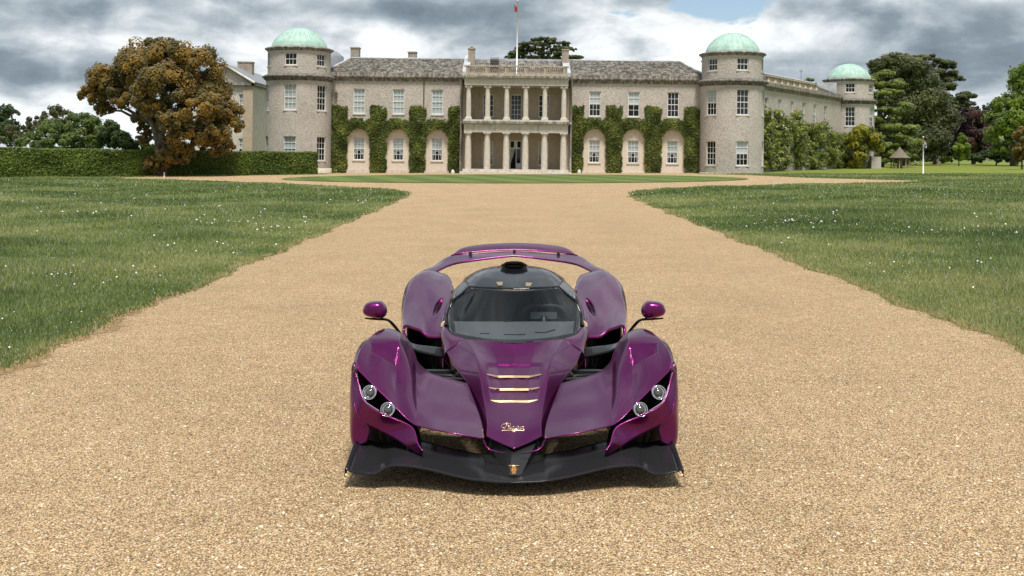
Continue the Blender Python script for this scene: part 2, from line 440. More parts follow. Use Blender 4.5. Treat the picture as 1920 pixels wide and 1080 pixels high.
F = (np.arange(k)[:, None, None] * 6 + np.array([(0, 1, 5), (1, 2, 5), (2, 3, 5), (3, 4, 5), (4, 0, 5)])[None]).reshape(-1, 3)
obj('loose_pebbles', mesh_np('loose_pebbles', V, F, smooth=True, var=np.repeat(rg.random(k), 5)), pebble_mat(), kind='stuff')
# ================================================================== the sports car
D0 = 5.92                                           # metres from the eye to the front edge of the splitter
def paint_mat():
    m, t, p = base_mat('purple_paint'); setp(p, base=(.135, .008, .097), metal=.92, rough=.31, coat=.85, coat_rough=.025); p.inputs['Coat IOR'].default_value = 1.33
    tc = t.new('ShaderNodeTexCoord').outputs['Object']
    fl = t.new('ShaderNodeTexVoronoi', ins={'Vector': tc, 'Scale': 900.0})
    wn = t.new('ShaderNodeTexWhiteNoise', ins={'Vector': fl.outputs['Position']})
    t.l.new(t.ramp(wn.outputs['Value'], [(0, (.118, .006, .084)), (1, (.158, .010, .114))]), p.inputs['Base Color'])
    return m
M['paint'] = paint_mat()
def carbon_mat():
    m, t, p = base_mat('carbon_weave'); setp(p, base=(.012, .012, .013), rough=.12, ior=1.38, spec=.16)
    tc = t.new('ShaderNodeTexCoord').outputs['Object']
    ch = t.new('ShaderNodeTexChecker', ins={'Vector': tc, 'Scale': 240.0, 'Color1': (.010, .010, .011, 1), 'Color2': (.022, .022, .024, 1)})
    t.l.new(ch.outputs[0], p.inputs['Base Color'])
    return m
M['carbon'] = carbon_mat()
M['black'] = plain('black_satin', (.010, .010, .011), .45)
M['gloss_black'] = plain('gloss_black', (.008, .008, .009), .10, ior=1.36)
M['rubber'] = plain('tyre_rubber', (.018, .018, .018), .85, var=.2, scale=30)
M['gold'] = plain('rose_gold', (.86, .60, .36), .22, metal=1.0)
M['gold_paint'] = plain('pale_gold', (.80, .58, .34), .35, metal=.6)
M['chrome'] = plain('chrome', (.80, .80, .81), .08, metal=1.0)
M['projector'] = plain('projector_glass', (.05, .045, .04), .02, ior=2.0)
M['rim'] = plain('rim_alloy', (.12, .12, .13), .3, metal=1.0)
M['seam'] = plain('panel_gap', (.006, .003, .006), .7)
M['led'] = plain('light_guide', (.30, .31, .33), .25)
M['alcantara'] = plain('grey_trim', (.105, .11, .115), .9, var=.12, scale=60)
M['dark_trim'] = plain('dark_trim', (.018, .019, .021), .7)
def glass_mat(name, tint, ior=1.5):
    m, t, p = base_mat(name); t.n.remove(p)
    tr = t.new('ShaderNodeBsdfTransparent', ins={0: (*tint, 1)})
    g = t.new('ShaderNodeBsdfGlossy', ins={0: (1, 1, 1, 1), 1: .0})
    f0 = ((ior - 1) / (ior + 1)) ** 2                 # Schlick: the same from both sides of a thin pane
    lw = t.new('ShaderNodeLayerWeight', ins={0: .5}).outputs['Facing']
    fr = t.math('MULTIPLY_ADD', t.math('POWER', lw, 5.0), 1 - f0, f0)
    mx = t.new('ShaderNodeMixShader', ins={0: fr, 1: tr.outputs[0], 2: g.outputs[0]})
    t.l.new(mx.outputs[0], t.n['Material Output'].inputs[0])
    return m
M['glass'] = glass_mat('windscreen_glass', (.70, .74, .76), 1.55)
M['side_glass'] = glass_mat('tinted_glass', (.18, .19, .20), 1.6)
M['lens'] = glass_mat('lamp_lens', (.94, .95, .97), 1.5)

car = thing('sports_car', 'low purple open-wheel-bay sports car with black roof parked on the gravel drive', 'car', (0, D0 + 2.4, 0))
def K(px, py, y):
    s = FPX / (D0 + y)
    return np.array(((px - CX) / s, D0 + y, CAMH - (py - HY) / s))
def Q(t):
    if t[0] == 'm': return np.array((t[1], D0 + t[2], t[3]))
    return K(*t)
def nat_spline(P, n):
    """natural cubic spline along axis 0 of P (k, m, 3), n samples"""
    k = P.shape[0]
    d = np.linalg.norm(np.diff(P, axis=0), axis=2).mean(axis=1) ** .7 + 1e-6
    x = np.concatenate([[0], np.cumsum(d)]); 
    if k == 2:
        f = np.linspace(0, 1, n)[:, None, None]; return P[0][None] * (1 - f) + P[1][None] * f
    h = np.diff(x); A = np.zeros((k, k)); rhs = np.zeros_like(P)
    A[0, 0] = A[-1, -1] = 1
    for i in range(1, k - 1):
        A[i, i - 1] = h[i - 1]; A[i, i] = 2 * (h[i - 1] + h[i]); A[i, i + 1] = h[i]
        rhs[i] = 6 * ((P[i + 1] - P[i]) / h[i] - (P[i] - P[i - 1]) / h[i - 1])
    Mm = np.linalg.solve(A, rhs.reshape(k, -1)).reshape(P.shape)
    xs = np.linspace(0, x[-1], n); ii = np.clip(np.searchsorted(x, xs, side='right') - 1, 0, k - 2)
    t = (xs - x[ii])[:, None, None]; hh = h[ii][:, None, None]
    a, b = P[ii], P[ii + 1]; ma, mb = Mm[ii], Mm[ii + 1]
    return a + t * ((b - a) / hh - hh * (2 * ma + mb) / 6) + t ** 2 * ma / 2 + t ** 3 * (mb - ma) / (6 * hh)
def spl(P, n, brk=()):
    if not brk: return nat_spline(P, n)
    cuts = [0, *brk, P.shape[0] - 1]; out = []
    for a, b in zip(cuts[:-1], cuts[1:]):
        seg = nat_spline(P[a:b + 1], max(3, int(round(n * (b - a) / (P.shape[0] - 1)))))
        out.append(seg if not out else seg[1:])
    return np.concatenate(out)
def grid_mesh(name, S, flip=False, smooth=True):
    a, b = S.shape[:2]; V = S.reshape(-1, 3)
    i = np.arange(a - 1)[:, None] * b + np.arange(b - 1)[None]
    F = np.stack([i, i + 1, i + b + 1, i + b], -1).reshape(-1, 4)
    if flip: F = F[:, ::-1]
    return mesh_np(name, V, F, smooth)
def surf(rows, nu=24, nv=24, ub=(), vb=()):
    P = np.array([[Q(t) for t in r] for r in rows])
    S = spl(P, nv, vb)
    S = spl(S.transpose(1, 0, 2), nu, ub).transpose(1, 0, 2)
    return S
def flipx(S): T = S.copy(); T[..., 0] *= -1; return T
SURF = {}
def panel(name, S, m, parent=None, sides=(1,), thick=.005, crease=None):
    """one mesh object per side; side -1 is the mirror image"""
    outs = []
    for s in sides:
        me = grid_mesh(name, S if s > 0 else flipx(S), flip=s < 0)
        o = obj(name, me, m, parent or car)
        if thick:
            md = o.modifiers.new('thickness', 'SOLIDIFY'); md.thickness = thick; md.offset = 0
        if crease:
            md = o.modifiers.new('split', 'EDGE_SPLIT'); md.split_angle = R(crease)
        outs.append(o)
    SURF[name] = S
    return outs
def sym(S):
    """left half (first column on the centre line) to the full width"""
    return np.concatenate([S[:, ::-1], flipx(S)[:, 1:]], axis=1)
def onto(S, px, py, lift=.004):
    """point of a surface seen at a pixel, lifted off it"""
    key = id(S)
    if key not in onto.c:
        a, b = S.shape[:2]; i = np.arange(a - 1)[:, None] * b + np.arange(b - 1)[None]
        F = np.stack([i, i + 1, i + b + 1, i + b], -1).reshape(-1, 4)
        onto.c[key] = (BVHTree.FromPolygons([tuple(v) for v in S.reshape(-1, 3)], F.tolist()), S)
    o = Vector((0, 0, CAMH)); d = (Vector(K(px, py, 1.0)) - o).normalized()
    hit, nrm, _, _ = onto.c[key][0].ray_cast(o, d)
    if hit is None: return None
    if nrm.dot(d) > 0: nrm = -nrm
    return hit + nrm * lift
onto.c = {}
def line_on(S, pts, n=8, lift=.002):
    out = []
    for (x0, y0), (x1, y1) in zip(pts[:-1], pts[1:]):
        for k in range(n):
            f = k / n; p = onto(S, x0 + (x1 - x0) * f, y0 + (y1 - y0) * f, lift)
            if p: out.append(p)
    p = onto(S, *pts[-1], lift)
    if p: out.append(p)
    return out
def mx(p): return Vector((-p[0], p[1], p[2]))

# ---- hood: centre, crease, ridge, outer edge, tucked-under flank
hood_rows = [
 [(964, 842, .25), (937, 831, .335), (911, 819, .42), (909, 821, .44), (911, 829, .48)],
 [(964, 803, .45), (938, 802, .465), (914, 796, .52), (906, 801, .55), (907, 818, .60)],
 [(964, 757, .755), (938, 756.5, .755), (908, 752, .765), (893, 759, .82), (896, 784, .86)],
 [(964, 711, 1.04), (936, 710.5, 1.035), (900, 702, .985), (876, 719, 1.06), (882, 752, 1.08)],
 [(964, 675, 1.26), (931, 674, 1.25), (892, 668, 1.185), (855, 690, 1.28), (862, 722, 1.3)],
 [(964, 641, 1.42), (924, 640, 1.43), (872, 635, 1.51), (838, 659, 1.50), (846, 692, 1.5)]]
HS = surf(hood_rows, 64, 90, ub=(1, 2, 3))
# louvre steps: the skin dips behind each gold lip
sY = [(704.5, 706.7), (729, 731), (752, 754.5)]
cen = np.array([Q(t) for t in [(964, 706.7, 1.03), (964, 731, .89), (964, 754.5, .755)]])
for (i, j) in np.ndindex(HS.shape[:2]):
    x, y, z = HS[i, j]; s = FPX / y; px = CX + x * s; py = HY + (CAMH - z) * s
    hw = 51 - (py - 704) * .14
    if abs(px - CX) < hw and 682 < py < 755:
        for top, bot in ((682, 706), (706, 730.5), (730.5, 754)):
            if top < py <= bot:
                f = (py - top) / (bot - top); HS[i, j, 2] -= .014 * (1 - f) * min(1, (hw - abs(px - CX)) / 3) * min(1, (py - 680) / 6)
panel('hood', sym(HS), M['paint'])[0]
for s in (1, -1):
    jr = int(np.argmin(np.abs(HS[50, :, 0] - np.interp(50, [0, 89], [HS[50, 0, 0], HS[50, 0, 0]]) - (HS[50].copy()[np.argmax(HS[50, :, 2]), 0]))))
    mb = MB(); mb.tube([Vector(HS[i, jr]) if s > 0 else mx(HS[i, jr]) for i in range(12, 88, 3)], [.0015 + .0035 * math.sin(math.pi * k / 25) for k in range(26)], 8); mb.build('ridge_glint_bead', M['paint'], car)  # thin bead added along the crease to catch a highlight line
# rim of the hood beside the windscreen, rising to the gold pillar feet
cowl = surf([[(872, 635, 1.53), (848, 626, 1.68), (837, 611, 1.85), (833, 606, 1.95)],
             [(868, 641, 1.50), (843, 634, 1.62), (830, 620, 1.80), (828, 613, 1.92)],
             [(838, 659, 1.50), (833, 646, 1.62), (826, 629, 1.82), (825, 622, 1.98)],
             [(846, 692, 1.50), (842, 676, 1.66), (836, 660, 1.9), (834, 648, 2.1)]], 24, 20)
panel('cowl_side', cowl, M['paint'], sides=(1, -1))
for s in (1, -1):      # shut line between cowl side and hood
    pts = []
    base_h = sym(HS); base_c = cowl if s > 0 else flipx(cowl)
    for k in range(26):
        f = k / 25; px = np.interp(f, [0, .3, .6, 1], [829, 838, 856, 890]); py = np.interp(f, [0, .3, .6, 1], [618, 636, 647, 666]); px = px if s > 0 else 2 * CX - px
        p = onto(base_c, px, py, .001) or onto(base_h, px, py, .001)
        q = onto(base_h, px, py, .001)
        if p and q: p = p if p.y < q.y else q
        if p: pts.append(p)
    mb = MB(); mb.tube(pts, .0024, 5); mb.build('shut_line', M['seam'], car)
# ---- nose lip under the point
mb = MB(); 
for s in (1, -1):
    pts = [K(901, 821, .27), K(907, 827, .27), K(911, 837, .26), K(919, 844, .25), K(934, 848, .22), K(951, 850.5, .20)]
    mb = MB(); mb.tube([p if s > 0 else mx(p) for p in pts], [.006, .006, .006, .006, .005, .003], 8); mb.build('nose_lip', M['paint'], car)
# keel below the nose
kl = MB()
for z0, z1, a, b in ((.07, .20, .10, .26),):
    v = [(-.03, D0 + .03, .08), (.03, D0 + .03, .08), (.11, D0 + .34, .10), (-.11, D0 + .34, .10), (-.012, D0 + .27, .17), (.012, D0 + .27, .17), (.15, D0 + .46, .205), (-.15, D0 + .46, .205)]
    kl.v = v; kl.f = [[0, 1, 5, 4], [1, 2, 6, 5], [3, 0, 4, 7], [2, 3, 7, 6], [4, 5, 6, 7], [3, 2, 1, 0]]; kl.sm = [False] * 6
kl.build('keel', M['black'], car)
tub = MB(); tub.v = []
for y, hw, z0, z1 in ((.44, .16, .09, .20), (.8, .22, .08, .31), (1.1, .27, .07, .40), (1.5, .42, .06, .52), (2.2, .55, .06, .52), (3.2, .55, .06, .55), (4.3, .45, .10, .55)):
    tub.v += [(-hw * .75, D0 + y, z0), (hw * .75, D0 + y, z0), (hw, D0 + y, z1 * .75), (hw * .9, D0 + y, z1), (-hw * .9, D0 + y, z1), (-hw, D0 + y, z1 * .75)]
for j in range(6):
    for q in range(6):
        tub.f.append([j * 6 + q, j * 6 + (q + 1) % 6, j * 6 + 6 + (q + 1) % 6, j * 6 + 6 + q]); tub.sm.append(False)
tub.f += [[5, 4, 3, 2, 1, 0], [36 + q for q in range(6)]]; tub.sm += [False, False]
tub_o = tub.build('tub', M['black'], car)

# ---- front fender running inwards into the front wing panel
FEND = [
 # front edge
 [(671, 693, .55), (688, 710, .535), (706, 728, .515), (738, 759, .47), (758, 781, .43), (779, 797, .385), (806, 804, .335), (850, 812.5, .29), (907, 822.5, .30)],
 [(672, 672, .62), (690, 688, .62), (711, 703, .62), (741, 733, .61), (763, 752, .57), (781, 771, .54), (804, 779, .51), (848, 790, .47), (904.5, 799, .49)],
 [(680, 651, .74), (695, 664, .74), (716, 676, .74), (743, 704, .75), (766, 719, .74), (780, 742, .73), (802, 752, .70), (845, 764, .65), (896.5, 771, .68)],
 [(690, 638, .86), (703, 645, .86), (721, 651, .87), (747, 661, .89), (766, 680, .91), (779, 711, .90), (800, 723, .91), (840, 735, .87), (886.5, 744, .87)],
 [(700, 629, .98), (712, 628, 1.0), (727, 630, 1.01), (749, 633, 1.03), (763, 650, 1.06), (779, 678, 1.10), (801, 696, 1.12), (836, 709, 1.09), (876, 719.5, 1.06)],
 [('m', -.93, 1.22, .72), ('m', -.89, 1.24, .735), ('m', -.84, 1.25, .73), ('m', -.78, 1.26, .70), ('m', -.72, 1.25, .64), ('m', -.655, 1.15, .52), ('m', -.60, 1.13, .44), ('m', -.47, 1.10, .40), ('m', -.33, 1.07, .375)],
 [('m', -.92, 1.50, .58), ('m', -.88, 1.52, .60), ('m', -.83, 1.53, .60), ('m', -.78, 1.52, .58), ('m', -.73, 1.48, .52), ('m', -.66, 1.16, .44), ('m', -.60, 1.11, .41), ('m', -.47, 1.06, .385), ('m', -.33, 1.03, .36)]]
FS = surf(FEND, 160, 150, ub=(3, 5))
quad = [(693, 644), (752, 646), (743.5, 686), (696, 661)]
Vf = FS.reshape(-1, 3); sc_ = FPX / Vf[:, 1]
PX = np.stack([CX + Vf[:, 0] * sc_, HY + (CAMH - Vf[:, 2]) * sc_], 1)
def edge_dist(P, a, b):
    ax, ay = a; bx, by = b; L = math.hypot(bx - ax, by - ay)
    return ((bx - ax) * (P[:, 1] - ay) - (by - ay) * (P[:, 0] - ax)) / L
e_top = edge_dist(PX, quad[0], quad[1]); e_in = edge_dist(PX, quad[1], quad[2]); e_bot = edge_dist(PX, quad[2], quad[3]); e_out = edge_dist(PX, quad[3], quad[0])
front = Vf[:, 1] < D0 + 1.02
m_in = (e_top > 0) & (e_in > 0) & (e_bot > 0) & (e_out > 0) & front
tt = np.clip(e_top / (e_top + e_bot + 1e-6), 0, 1)
dep = .048 * tt ** .8 * np.clip(e_in / 4.5, 0, 1) * np.clip(e_bot / 1.4, 0, 1) * np.clip(e_out / 3.5, 0, 1)
Vf[m_in, 2] -= dep[m_in]; Vf[m_in, 1] += .5 * dep[m_in]
FS = Vf.reshape(FS.shape)
panel('front_fender', FS, M['paint'], sides=(1, -1), thick=.006)
# rolled front edge of fender and wing panel
edge = [Vector(FS[0, j]) for j in range(0, FS.shape[1], 2)]
for s in (1, -1):
    mb = MB(); mb.tube([p if s > 0 else mx(p) for p in edge], .0045, 8); mb.build('fender_edge', M['paint'], car)
# dark louvre on the fender crest
for s in (1, -1):
    pts = []
    S_ = FS
    a = line_on(FS, [(693, 639), (712, 640.5), (734, 638.5), (752, 633.5)], 5, .003); b = line_on(FS, [(699, 634), (712, 632.5), (734, 632.8), (750, 633)], 5, .003)
    n = min(len(a), len(b)); mb = MB()
    if s < 0: a = [mx(p) for p in a]; b = [mx(p) for p in b]
    for i in range(n - 1): mb.face([a[i], a[i + 1], b[i + 1], b[i]], True)
    mb.build('crest_louvre', M['seam'], car)
# ---- headlamp recess, strake below it, lamps
U = [(664, 679, .62), (667, 696, .58), (673, 718, .535), (684, 752, .46), (711, 772, .41), (744, 786, .39), (775, 803, .345), (783, 828, .27), (793, 845, .225)]
L = [(660, 690, .64), (660, 705, .61), (661, 735, .56), (667, 772, .49), (690, 795, .46), (715, 809, .43), (740, 822, .39), (765, 838, .33), (790, 853, .25)]
mid = [((a[0] + b[0]) / 2, (a[1] + b[1]) / 2 - 1, (a[2] + b[2]) / 2 + .004) for a, b in zip(U, L)]
ST = surf([U, mid, L], 60, 14)
panel('strake', ST, M['paint'], sides=(1, -1), thick=.010)
for s in (1, -1):
    mb = MB(); mb.tube([Vector(p) if s > 0 else mx(p) for p in ST[-1]], .0045, 8); mb.build('strake_edge', M['paint'], car)
top = [(668, 680, .66), (671, 691, .63), (679, 700, .62), (699, 722, .60), (724, 744, .57), (748, 768, .53), (778, 796, .47), (782, 805, .47), (786, 812, .46)]
RC = surf([[(a[0], a[1] - 3, a[2]) for a in top], [((a[0] + b[0]) / 2, (a[1] + b[1]) / 2, max(a[2], b[2]) + .05) for a, b in zip(top, U)], [(b[0], b[1] + 3, b[2] + .012) for b in U]], 50, 14)
panel('lamp_recess', RC, M['gloss_black'], sides=(1, -1), thick=.004)
lg = [K(667.5, 688, .60), K(670, 703, .57), K(674, 722, .53), K(680, 743, .475), K(687, 755, .445), K(699, 763, .425), K(711, 770.5, .405)]
for s in (1, -1):
    mb = MB(); mb.tube([Vector(p) if s > 0 else mx(p) for p in lg], .0022, 6); mb.build('light_strip', M['led'], car)
def lamp(c, s):
    c = Vector(c) if s > 0 else mx(c)
    ax = Vector((-.18 * s, -1, .30)).normalized()
    rot = ax.to_track_quat('Z', 'Y').to_matrix().to_4x4()
    def ring(prof, name, m, par, n=28):
        b = MB(); b.lathe(0, 0, prof, n, cap=False); b.v = [tuple(rot @ Vector(v) + c) for v in b.v]
        return b.build(name, m, par)
    h = ring([(.030, -.05), (.043, -.045), (.0455, .0), (.044, .008), (.041, .010), (.0395, .004)], 'headlight', M['chrome'], car)
    ring([(.0395, .002), (.037, -.014), (.028, -.026), (.0, -.030)], 'reflector', M['chrome'], h)
    ring([(.0275, -.028), (.0285, -.014), (.0255, .0), (.018, .008), (.008, .012), (.0, .0125)], 'projector', M['projector'], h)
    ring([(.030, -.028), (.030, -.010), (.0285, -.009)], 'shroud', M['chrome'], h)
    ring([(.0405, .007), (.034, .015), (.020, .021), (.0, .023)], 'lens', M['lens'], h)
for s in (1, -1):
    lamp(K(693, 736, .475), s); lamp(K(727, 768, .415), s)
for s in (1, -1):      # small round tow cover on each strake
    base_s = ST if s > 0 else flipx(ST)
    ring = [onto(base_s, (714 if s > 0 else 2 * CX - 714) + 5.2 * math.cos(a), 795 + 3.6 * math.sin(a), .0015) for a in np.linspace(0, 2 * math.pi, 19)]
    ring = [p for p in ring if p]
    if len(ring) > 10: mb = MB(); mb.tube(ring, .0016, 5); mb.build('tow_cover', M['seam'], car)
# ---- outer front panel ahead of the wheel and the arch over it
OP = surf([[(661, 703, .60), (660, 702, .62), (659.5, 700, .68), ('m', -1.015, .82, .60)],
           [(664, 745, .53), (658.5, 740, .57), (657, 738, .64), ('m', -1.02, .74, .45)],
           [(672, 778, .47), (660, 772, .52), (656.5, 770, .62), ('m', -1.02, .70, .34)],
           [(692, 799, .47), (664, 802, .49), (657, 800, .58), ('m', -1.015, .69, .25)],
           [(693, 815, .47), (667, 824, .48), (659, 825, .55), ('m', -1.005, .69, .18)],
           [(689, 829, .47), (670, 837, .47), (663, 838, .54), ('m', -.995, .69, .13)]], 26, 40)
panel('fender_side', OP, M['paint'], sides=(1, -1), thick=.006)
# arch lip: crest shoulder to wheel opening
AR = surf([[(671, 693, .55), (672, 672, .62), (680, 651, .74), (690, 638, .86), (700, 629, .98), ('m', -.93, 1.22, .72), ('m', -.92, 1.5, .58)],
           [(662, 698, .60), (664.5, 678, .67), (671, 656, .80), (681, 642, .92), ('m', -.985, 1.05, .70), ('m', -.975, 1.25, .68), ('m', -.96, 1.5, .55)],
           [(659.5, 705, .66), ('m', -1.015, .78, .60), ('m', -1.02, .88, .65), ('m', -1.02, .96, .67), ('m', -1.02, 1.08, .675), ('m', -1.01, 1.26, .64), ('m', -.99, 1.48, .48)],
           [('m', -1.01, .73, .46), ('m', -1.015, .79, .53), ('m', -1.018, .88, .585), ('m', -1.02, .98, .61), ('m', -1.02, 1.09, .61), ('m', -1.01, 1.24, .56), ('m', -.99, 1.38, .42)]], 40, 24)
panel('wheel_arch', AR, M['paint'], sides=(1, -1), thick=.006)
# inner liners so that the bay reads dark
for s in (1, -1):
    mb = MB()
    for k in range(12):
        a0, a1 = R(-20 + k * 19), R(-20 + (k + 1) * 19)
        r = .385; cy, cz = D0 + 1.08, .32
        p = [(-.74, cy - r * math.cos(a0), cz + r * math.sin(a0)), (-.99, cy - r * math.cos(a0), cz + r * math.sin(a0)), (-.99, cy - r * math.cos(a1), cz + r * math.sin(a1)), (-.74, cy - r * math.cos(a1), cz + r * math.sin(a1))]
        p = [(q[0] * s, max(q[1], D0 + .72), min(q[2], .45)) for q in p]; mb.face(p, True)
    mb.build('wheel_liner', M['black'], car)
    mb = MB(); mb.face([(-.66 * s, D0 + .50, .10), (-.66 * s, D0 + .50, .27), (-.62 * s, D0 + 1.1, .33), (-.62 * s, D0 + 1.1, .10)])
    mb.build('duct_wall', M['black'], car)
    mb = MB(); mb.box(min(-.655 * s, -.645 * s), max(-.655 * s, -.645 * s), D0 + .42, D0 + .52, .15, .27); mb.build('gold_fin', M['gold_paint'], car)
# ---- wheels
def wheel(x, y, r, wd):
    c = Vector((x, D0 + y, r)); s = 1 if x > 0 else -1
    def ring(prof, name, m, par, n=40):
        b = MB(); b.lathe(0, 0, prof, n, cap=False)
        b.v = [(c.x + v[2] * s, c.y + v[0], c.z + v[1]) for v in b.v]; return b.build(name, m, par)
    h = wd / 2
    t = ring([(r * .70, -h), (r * .93, -h), (r * .985, -h * .86), (r, -h * .6), (r, -h * .22), (r * .985, -h * .2), (r * .985, -h * .16), (r, -h * .14), (r, h * .14), (r * .985, h * .16), (r * .985, h * .2), (r, h * .22), (r, h * .6), (r * .985, h * .86), (r * .93, h), (r * .70, h)], 'wheel', M['rubber'], car)
    ring([(r * .70, -h), (r * .62, -h * .3), (r * .62, h * .7), (r * .71, h)], 'rim', M['rim'], t)
    b = MB()
    for k in range(10):
        a = 2 * math.pi * k / 10
        for da in (-.10, .10):
            b.tube([(c.x + s * h * .75, c.y + .05 * math.cos(a), c.z + .05 * math.sin(a)), (c.x + s * h * .82, c.y + r * .66 * math.cos(a + da), c.z + r * .66 * math.sin(a + da))], .011, 6)
    b.build('spokes', M['rim'], t)
    ring([(0, h * .9), (.035, h * .9), (.045, h * .7), (.06, h * .6)], 'hub', M['gold'], t, 12)
    ring([(.06, 0), (r * .55, 0), (r * .55, h * .15), (.06, h * .15)], 'brake_disc', M['rim'], t)
for s in (1, -1):
    wheel(s * .865, 1.10, .315, .24); wheel(s * .80, 3.72, .345, .33)
# ---- splitter
lead = [(964, 905, -.05), (930, 904, -.045), (892, 900.5, -.03), (850, 892.5, .01), (810, 882.5, .045), (775, 876, .075), (754, 874, .085), (736, 874, .09), (724, 877.5, .09), (713, 884.5, .09), (701, 889.5, .09), (677, 888, .10), (655, 883, .11)]
def spl_row(dy, dzs):
    out = []
    for (px, py, y), dz in zip(lead, dzs):
        p = K(px, py, y); out.append(('m', p[0], y + dy + (.0), p[2] + dz))
    return out
n_ = len(lead)
dz1 = [.004] * 5 + [.006] * 3 + [.008, .010, .013, .015, .018]
dz2 = [.008] * 5 + [.012] * 3 + [.018, .024, .030, .036, .042]
dz3 = [.010] * 5 + [.016] * 3 + [.026, .034, .044, .052, .060]
SP = surf([[('m', K(*t)[0], t[2], K(*t)[2]) for t in lead], spl_row(.12, dz1), spl_row(.30, dz2), spl_row(.48, dz3)], 70, 22)
sp = panel('splitter', sym(SP), M['carbon'], thick=.008)[0]
mb = MB(); mb.tube([Vector(p) for p in sym(SP)[0]], .006, 8); mb.build('splitter_lip', M['carbon'], sp)
for s in (1, -1):
    a = [Vector(SP[i, -1]) for i in range(0, SP.shape[0], 3)]
    k = len(a)
    low = [Vector((p.x - .026, p.y, p.z - .035)) for p in a]
    EP = np.array([[tuple(p) for p in a], [(p.x - .012, p.y, p.z + .004) for p in a], [(p.x - .022, p.y, p.z + .012 + .014 * i / k) for i, p in enumerate(a)], [(p.x - .026, p.y, p.z + .008 + .014 * i / k) for i, p in enumerate(a)], [tuple(p) for p in low]])
    panel('splitter_endplate', EP, M['carbon'], sp, sides=(s,), thick=.004)
    mb = MB(); q = low[0]; x = q.x * s
    mb.tube([Vector((x - .004 * s, q.y + .01, q.z + .012)), Vector((x + .03 * s, q.y - .004, q.z + .004))], .008, 6); mb.build('skid_tab', M['gold_paint'], sp)
# splitter stays and dark undertray parts behind it
for s in (1, -1):
    mb = MB(); mb.tube([(-.62 * s, D0 + .40, .13), (-.63 * s, D0 + .5, .34)], .012, 6); mb.build('splitter_stay', M['carbon'], sp)
# emblem on the splitter
mb = MB()
e = [onto(SP, px, py, .006) for px, py in ((955, 873.5), (963.5, 885.5), (972, 873.5))]
c = K(963.5, 880, .02)
y_ = D0 + .015
tri = [Vector((c[0] + dx, y_ + dy, c[2] + dz)) for dx, dy, dz in ((-.030, .0, .022), (.030, .0, .022), (.0, .0, -.024))]
tri_o = MB()
def bar(mb, a, b, w_): mb.tube([a, b], w_, 6)
bar(tri_o, tri[0], tri[1], .0042); bar(tri_o, tri[1], tri[2], .0042); bar(tri_o, tri[2], tri[0], .0042)
tri_o.box(c[0] - .011, c[0] + .011, y_ - .006, y_ + .004, c[2] - .022, c[2] + .02)
tri_o.build('splitter_emblem', M['gold'], car)

# ---- louvre lips on the hood (rose gold), script, roof badges
FULL = sym(HS)
for (xs, yt, yb) in (((912, 934), 703, 706.8), ((916, 936), 728, 731), ((919.5, 937), 751.5, 754.6)):
    mb = MB(); a = []
    for px, py in ((xs[0], yt), (xs[1], yb), (964, yb), (2 * CX - xs[1], yb), (2 * CX - xs[0], yt)):
        hw = abs(px - CX); p0 = None
        y = np.interp(py, [706.8, 731, 754.6], [1.03, .89, .755]) + (.008 if hw > 40 else 0)
        p = onto(FULL, px, py, .006); a.append(p)
    t_ = [.0022, .0064, .0068, .0064, .0022]
    for i in range(4):
        lo = [a[i] - Vector((0, .004, t_[i])), a[i + 1] - Vector((0, .004, t_[i + 1]))]
        hi = [a[i] + Vector((0, .004, t_[i])), a[i + 1] + Vector((0, .004, t_[i + 1]))]
        bk = [a[i] + Vector((0, .03, t_[i] * .3)), a[i + 1] + Vector((0, .03, t_[i + 1] * .3))]
        mb.face([lo[0], lo[1], hi[1], hi[0]]); mb.face([hi[0], hi[1], bk[1], bk[0]]); mb.face([lo[1], lo[0], bk[0], bk[1]])
    mb.build('louvre_lip', M['gold'], car)
script = {
 'P': [(380, 640), (420, 580), (470, 490), (530, 390), (585, 320)],
 'P2': [(430, 475), (370, 492), (310, 480), (280, 430), (300, 375), (360, 320), (450, 283), (560, 262), (660, 266), (735, 290), (755, 325), (725, 372), (660, 402), (590, 405)],
 'r': [(595, 555), (640, 490), (672, 445), (700, 452), (745, 440)],
 'r2': [(672, 450), (640, 530), (700, 550), (775, 545)],
 'a': [(950, 440), (890, 425), (830, 455), (788, 505), (785, 545), (830, 552), (890, 510), (950, 440), (912, 505), (905, 545), (950, 552), (1005, 540)],
 'g': [(1195, 440), (1130, 425), (1070, 455), (1020, 505), (1012, 545), (1060, 552), (1130, 510), (1198, 440), (1140, 540), (1085, 620), (1010, 680), (920, 705), (850, 675), (820, 630)],
 'a2': [(1440, 450), (1370, 430), (1300, 460), (1240, 510), (1232, 550), (1280, 562), (1350, 525), (1440, 450), (1400, 520), (1395, 558), (1470, 565)],
 'g2': [(1085, 600), (1150, 560), (1235, 545)],
 'line': [(280, 640), (600, 625), (1000, 625), (1470, 645)]}
mb = MB()
for k, pts in script.items():
    pts3 = []
    P = np.array(pts, float)[:, None, :]; P = np.concatenate([P, np.zeros(P.shape[:2] + (1,))], 2)
    for q in nat_spline(P, len(pts) * 4)[:, 0]:
        p = onto(FULL, 930 + q[0] / 27.43 - .3 * 0, 785 + q[1] / 27.43, .003)
        if p: pts3.append(p)
    if len(pts3) > 2: mb.tube(pts3, .0036 if k in ('P', 'line') else .0024, 6)
mb.build('script_badge', M['gold'], car)

